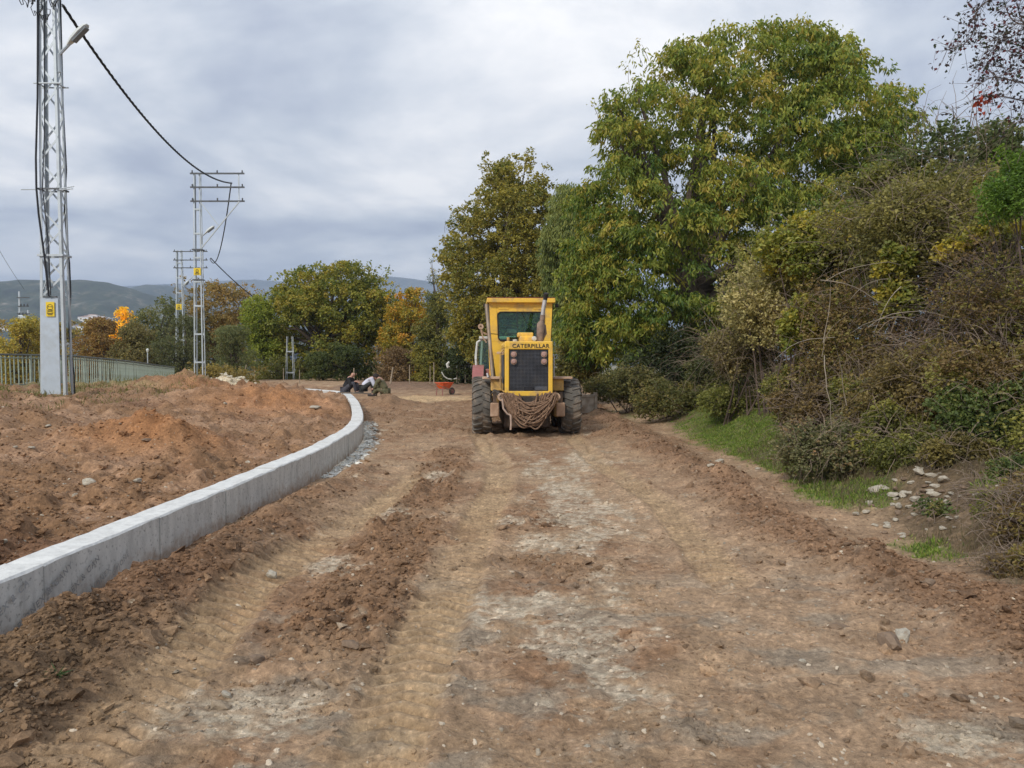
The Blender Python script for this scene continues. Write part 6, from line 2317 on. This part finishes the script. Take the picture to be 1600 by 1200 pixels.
MB().lathe([(0, -.03), (.125, -.03), (.125, .03), (0, .03)], 16, 'X').build('rim', M_REDP, wl_)

# ------------------------------------------------------------------ people
M_SKIN = plain('skin', (.50, .28, .20), .6, var=.08)
M_JK = plain('black_jacket', (.014, .014, .016), .85, var=.3)
M_TRG = plain('grey_trousers', (.06, .058, .07), .85, var=.25)
M_WSH = plain('pale_sweater', (.62, .62, .70), .85, var=.06)
M_DTR = plain('dark_trousers', (.035, .035, .03), .85, var=.25)
M_CAM = plain('camouflage_cloth', (.16, .145, .075), .85, var=.15, scale=10, dirt=(.05, .055, .025), dirt_amt=.9, dirt_scale=9)
M_HAIR = plain('dark_hair', (.022, .014, .010), .8, var=.3)
M_SHOE = plain('shoe', (.05, .04, .035), .7, var=.2)


def skin_mesh(name, verts, edges, radii, mat, parent, root_i=0):
    me = bpy.data.meshes.new(name)
    me.from_pydata([tuple(v) for v in verts], edges, [])
    o = bpy.data.objects.new(name, me)
    COL.objects.link(o)
    me.materials.append(mat)
    m = o.modifiers.new('skin', 'SKIN')
    m.use_smooth_shade = True
    sv = me.skin_vertices[0].data
    for i, r_ in enumerate(radii):
        sv[i].radius = (r_, r_) if not isinstance(r_, tuple) else r_
        sv[i].use_root = (i == root_i)
    s = o.modifiers.new('sub', 'SUBSURF')
    s.levels = s.render_levels = 2
    o.parent = parent
    return o


def seated(loc, rz, label, top, trousers, lean, head_drop=.05, reach=.42, knee=.42, footz=-.38, hair=M_HAIR, bald=False, hand_z=.18, scale=1.0, legs_out=.15, up_knee=.0):
    """person sitting, facing +x before rotation; origin is the seat"""
    P = empty('person', loc, rz, label=label, cat='person')
    P.scale = (scale,) * 3
    pel = Vector((0, 0, .10))
    def up(l):
        return Vector((math.sin(lean) * l, 0, .10 + math.cos(lean) * l))
    sp1, sp2, ch, nk = up(.16), up(.30), up(.44), up(.54)
    hd0 = nk + Vector((.05, 0, .06 - head_drop))
    hd1 = hd0 + Vector((.04, 0, .11 - head_drop))
    vs = [pel, sp1, sp2, ch, nk, hd0, hd1]
    ed = [(0, 1), (1, 2), (2, 3), (3, 4), (4, 5), (5, 6)]
    ra = [.13, .12, .13, .12, .055, .085, .09]
    arms, legs_ = [], []
    for sy in (-1, 1):
        b = len(vs)
        sh = ch + Vector((0, sy * .18, .0))
        el = sh + Vector((.10, sy * .06, -.25))
        wr = Vector((reach, sy * .07, hand_z + .12))
        hn = wr + Vector((.07, -sy * .01, -.02))
        vs += [sh, el, wr, hn]
        ed += [(3, b), (b, b + 1), (b + 1, b + 2), (b + 2, b + 3)]
        ra += [.06, .045, .030, .035]
        arms.append((sh, el, wr, hn))
        b = len(vs)
        hp = Vector((.02, sy * .10, .08))
        kn = Vector((knee * .85, sy * (.12 + legs_out * .3), .17 + up_knee))
        an = Vector((knee * .85 + legs_out * (.4 if up_knee > .1 else 1), sy * .12, footz + .08))
        ft = an + Vector((.16, 0, -.04))
        vs += [hp, kn, an, ft]
        ed += [(0, b), (b, b + 1), (b + 1, b + 2), (b + 2, b + 3)]
        ra += [.085, .06, .04, .04]
        legs_.append((hp, kn, an, ft))
    skin_mesh('body', vs, ed, ra, M_SKIN, P)
    jv = [pel + Vector((0, 0, .01)), sp1, sp2, ch, nk - Vector((0, 0, .03))]
    je = [(0, 1), (1, 2), (2, 3), (3, 4)]
    jr = [(.16, .14), .15, .155, .14, .075]
    for sh, el, wr, hn in arms:
        b = len(jv)
        jv += [sh, el, wr - (wr - el) * .12]
        je += [(3, b), (b, b + 1), (b + 1, b + 2)]
        jr += [.078, .062, .046]
    skin_mesh('jacket', jv, je, jr, top, P)
    tv_ = [pel - Vector((0, 0, .02))]
    te, trr = [], [(.155, .12)]
    for hp, kn, an, ft in legs_:
        b = len(tv_)
        tv_ += [hp, kn, an]
        te += [(0, b), (b, b + 1), (b + 1, b + 2)]
        trr += [.10, .078, .058]
        MB().box(an + Vector((.07, 0, -.03)), (.26, .095, .09)).build('shoe', M_SHOE, P, bevel=.03)
    skin_mesh('trousers', tv_, te, trr, trousers, P)
    # hair cap and face details
    hm = MB()
    c = hd1 + Vector((-.02, 0, .005))
    R_ = .105
    prof = [(R_ * math.sin(math.radians(a)), R_ * 1.08 * math.cos(math.radians(a))) for a in range(0, 100 if not bald else 60, 12)]
    hm.lathe(prof, 16, 'Z')
    ho = hm.build('hair', hair, P, smooth=True)
    ho.location = c if not bald else c + Vector((-.035, 0, -.01))
    ho.rotation_euler = (0, -.35 - lean * .4 if not bald else -1.2, 0)
    f = hd1 + Vector((.085, 0, -.03))
    MB().add([f + Vector((0, 0, .03)), f + Vector((.03, 0, -.015)), f + Vector((0, .015, -.02)), f + Vector((0, -.015, -.02))], [(0, 2, 1), (0, 1, 3), (1, 2, 3), (0, 3, 2)]).build('nose', M_SKIN, P)
    for sy in (-1, 1):
        MB().lathe([(0, -.008), (.014, 0), (0, .008)], 8, 'Y', tuple(hd1 + Vector((0, sy * .092, -.02)))).build('ear', M_SKIN, P)
        MB().lathe([(0, -.006), (.010, 0), (0, .006)], 8, 'X', tuple(hd1 + Vector((.088, sy * .033, .0)))).build('eye', M_HAIR, P)
    MB().box(hd1 + Vector((.083, 0, -.07)), (.012, .045, .008)).build('mouth', M_RUSTR, P)
    for sh, el, wr, hn in arms:
        for k in range(4):
            d_ = Vector((.05, (k - 1.5) * .017, -.02 - .004 * abs(k - 1)))
            MB().tube([hn + Vector((0, (k - 1.5) * .016, 0)), hn + d_, hn + d_ * 1.4 + Vector((0, 0, -.02))], [.009, .008, .006], 5).build('finger', M_SKIN, P)
        MB().tube([hn + Vector((-.02, 0, .01)), hn + Vector((.02, 0, .035)), hn + Vector((.045, 0, .03))], [.011, .010, .007], 5).build('thumb', M_SKIN, P)
    return P


pa = V(539, 612, 28.3)
seated((pa.x, 28.3, .41), math.radians(-8), 'balding person in black jacket sitting on the far wall end', M_JK, M_TRG, .50, head_drop=.02, knee=.46, footz=-.06, bald=True, legs_out=.2, scale=1.0, hand_z=.28, up_knee=.2)
pb = V(569, 613, 27.6)
seated((pb.x - .05, 27.6, max(hgt(pb.x, 27.6) + .12, .50)), math.radians(10), 'person in pale sweater bending forward between the two others', M_WSH, M_DTR, .82, head_drop=.07, knee=.36, footz=-.10, legs_out=.15, scale=1.0, hand_z=.08, up_knee=.12)
pc = V(603, 618, 26.6)
seated((pc.x, 26.6, hgt(pc.x, 26.6) + .10), math.radians(172), 'person in camouflage clothes with dark hair sitting facing left', M_CAM, M_CAM, .55, head_drop=.07, knee=.36, footz=-.10, legs_out=.12, scale=.98, hand_z=.05)
# board they sit at
q0, q1 = V(530, 612, 27.4), V(582, 614, 27.0)
zb_ = .43
MB().bar((q0.x, q0.y, zb_), (q1.x, q1.y, zb_ - .02), .22, .03, up=(0, 0, 1)).build('plank', plain('dark_plank', (.14, .11, .08), .8, var=.3), label='dark plank laid on the wall end beside the seated people', cat='plank')

# ------------------------------------------------------------------ stakes and wire at the road end
sk_ = [(612, 574, 602, .05, 'thick pale leaning wooden stake right of the seated people', .35), (640, 570, 600, .03, 'thin pale stake left of the wheelbarrow', 0), (678, 566, 600, .03, 'straight thin stake behind the wheelbarrow', 0), (672, 572, 599, .022, 'thinner stake paired with the straight one', 0),
       (718, 570, 600, .05, 'stout pale stake nearest the grader', .1), (714, 576, 600, .025, 'thin stake by the stout pale one', 0), (727, 585, 602, .03, 'short stake touching the grader outline', 0), (553, 575, 603, .035, 'reddish grey stake behind the black jacket', 0),
       (382, 570, 596, .03, 'leaning pale stick on the far mound', .5), (392, 580, 597, .02, 'short pale stick right of the leaning one', 0), (398, 578, 597, .02, 'thin pale stick before the green tree', 0), (443, 575, 596, .02, 'thin stick left of the ladder pole', 0), (468, 578, 596, .02, 'thin stick right of the ladder pole', 0)]
for px, y0_, y1_, rad, lab, ln in sk_:
    d = 41.5
    a, b = V(px - ln * 8, y1_ + 3, d), V(px + ln * 6, y0_, d)
    MB().tube([a, a.lerp(b, .5), b], [rad * 1.1, rad, rad * .8], 6).build('stake', M_WOOD, label=lab, cat='stake', group='stakes at the road end')
cpts = [V(a, b, 41.2) for a, b in ((690, 581), (694, 588), (700, 592), (708, 592.5), (714, 591))]
MB().tube(cpts, .035, 6).build('bent_pipe', M_WHITEP, smooth=True, label='pale bent pipe lying in the thicket above the wheelbarrow', cat='pipe')
cpts = [V(a, b, 41.0) for a, b in ((702, 565), (699, 569), (700, 574), (703, 573))]
MB().tube(cpts, [.05, .09, .08, .04], 6).build('white_bag', M_WHITEP, smooth=True, label='small white rag caught in the thicket', cat='rag')

# lettering becomes plain mesh
dg = bpy.context.evaluated_depsgraph_get()
for o in [q for q in S.objects if q.type == 'FONT']:
    me = bpy.data.meshes.new_from_object(o.evaluated_get(dg))
    n_ = bpy.data.objects.new('lettering', me)
    COL.objects.link(n_)
    mw = o.matrix_basis.copy()
    n_.parent = o.parent
    n_.matrix_basis = mw
    bpy.data.objects.remove(o)
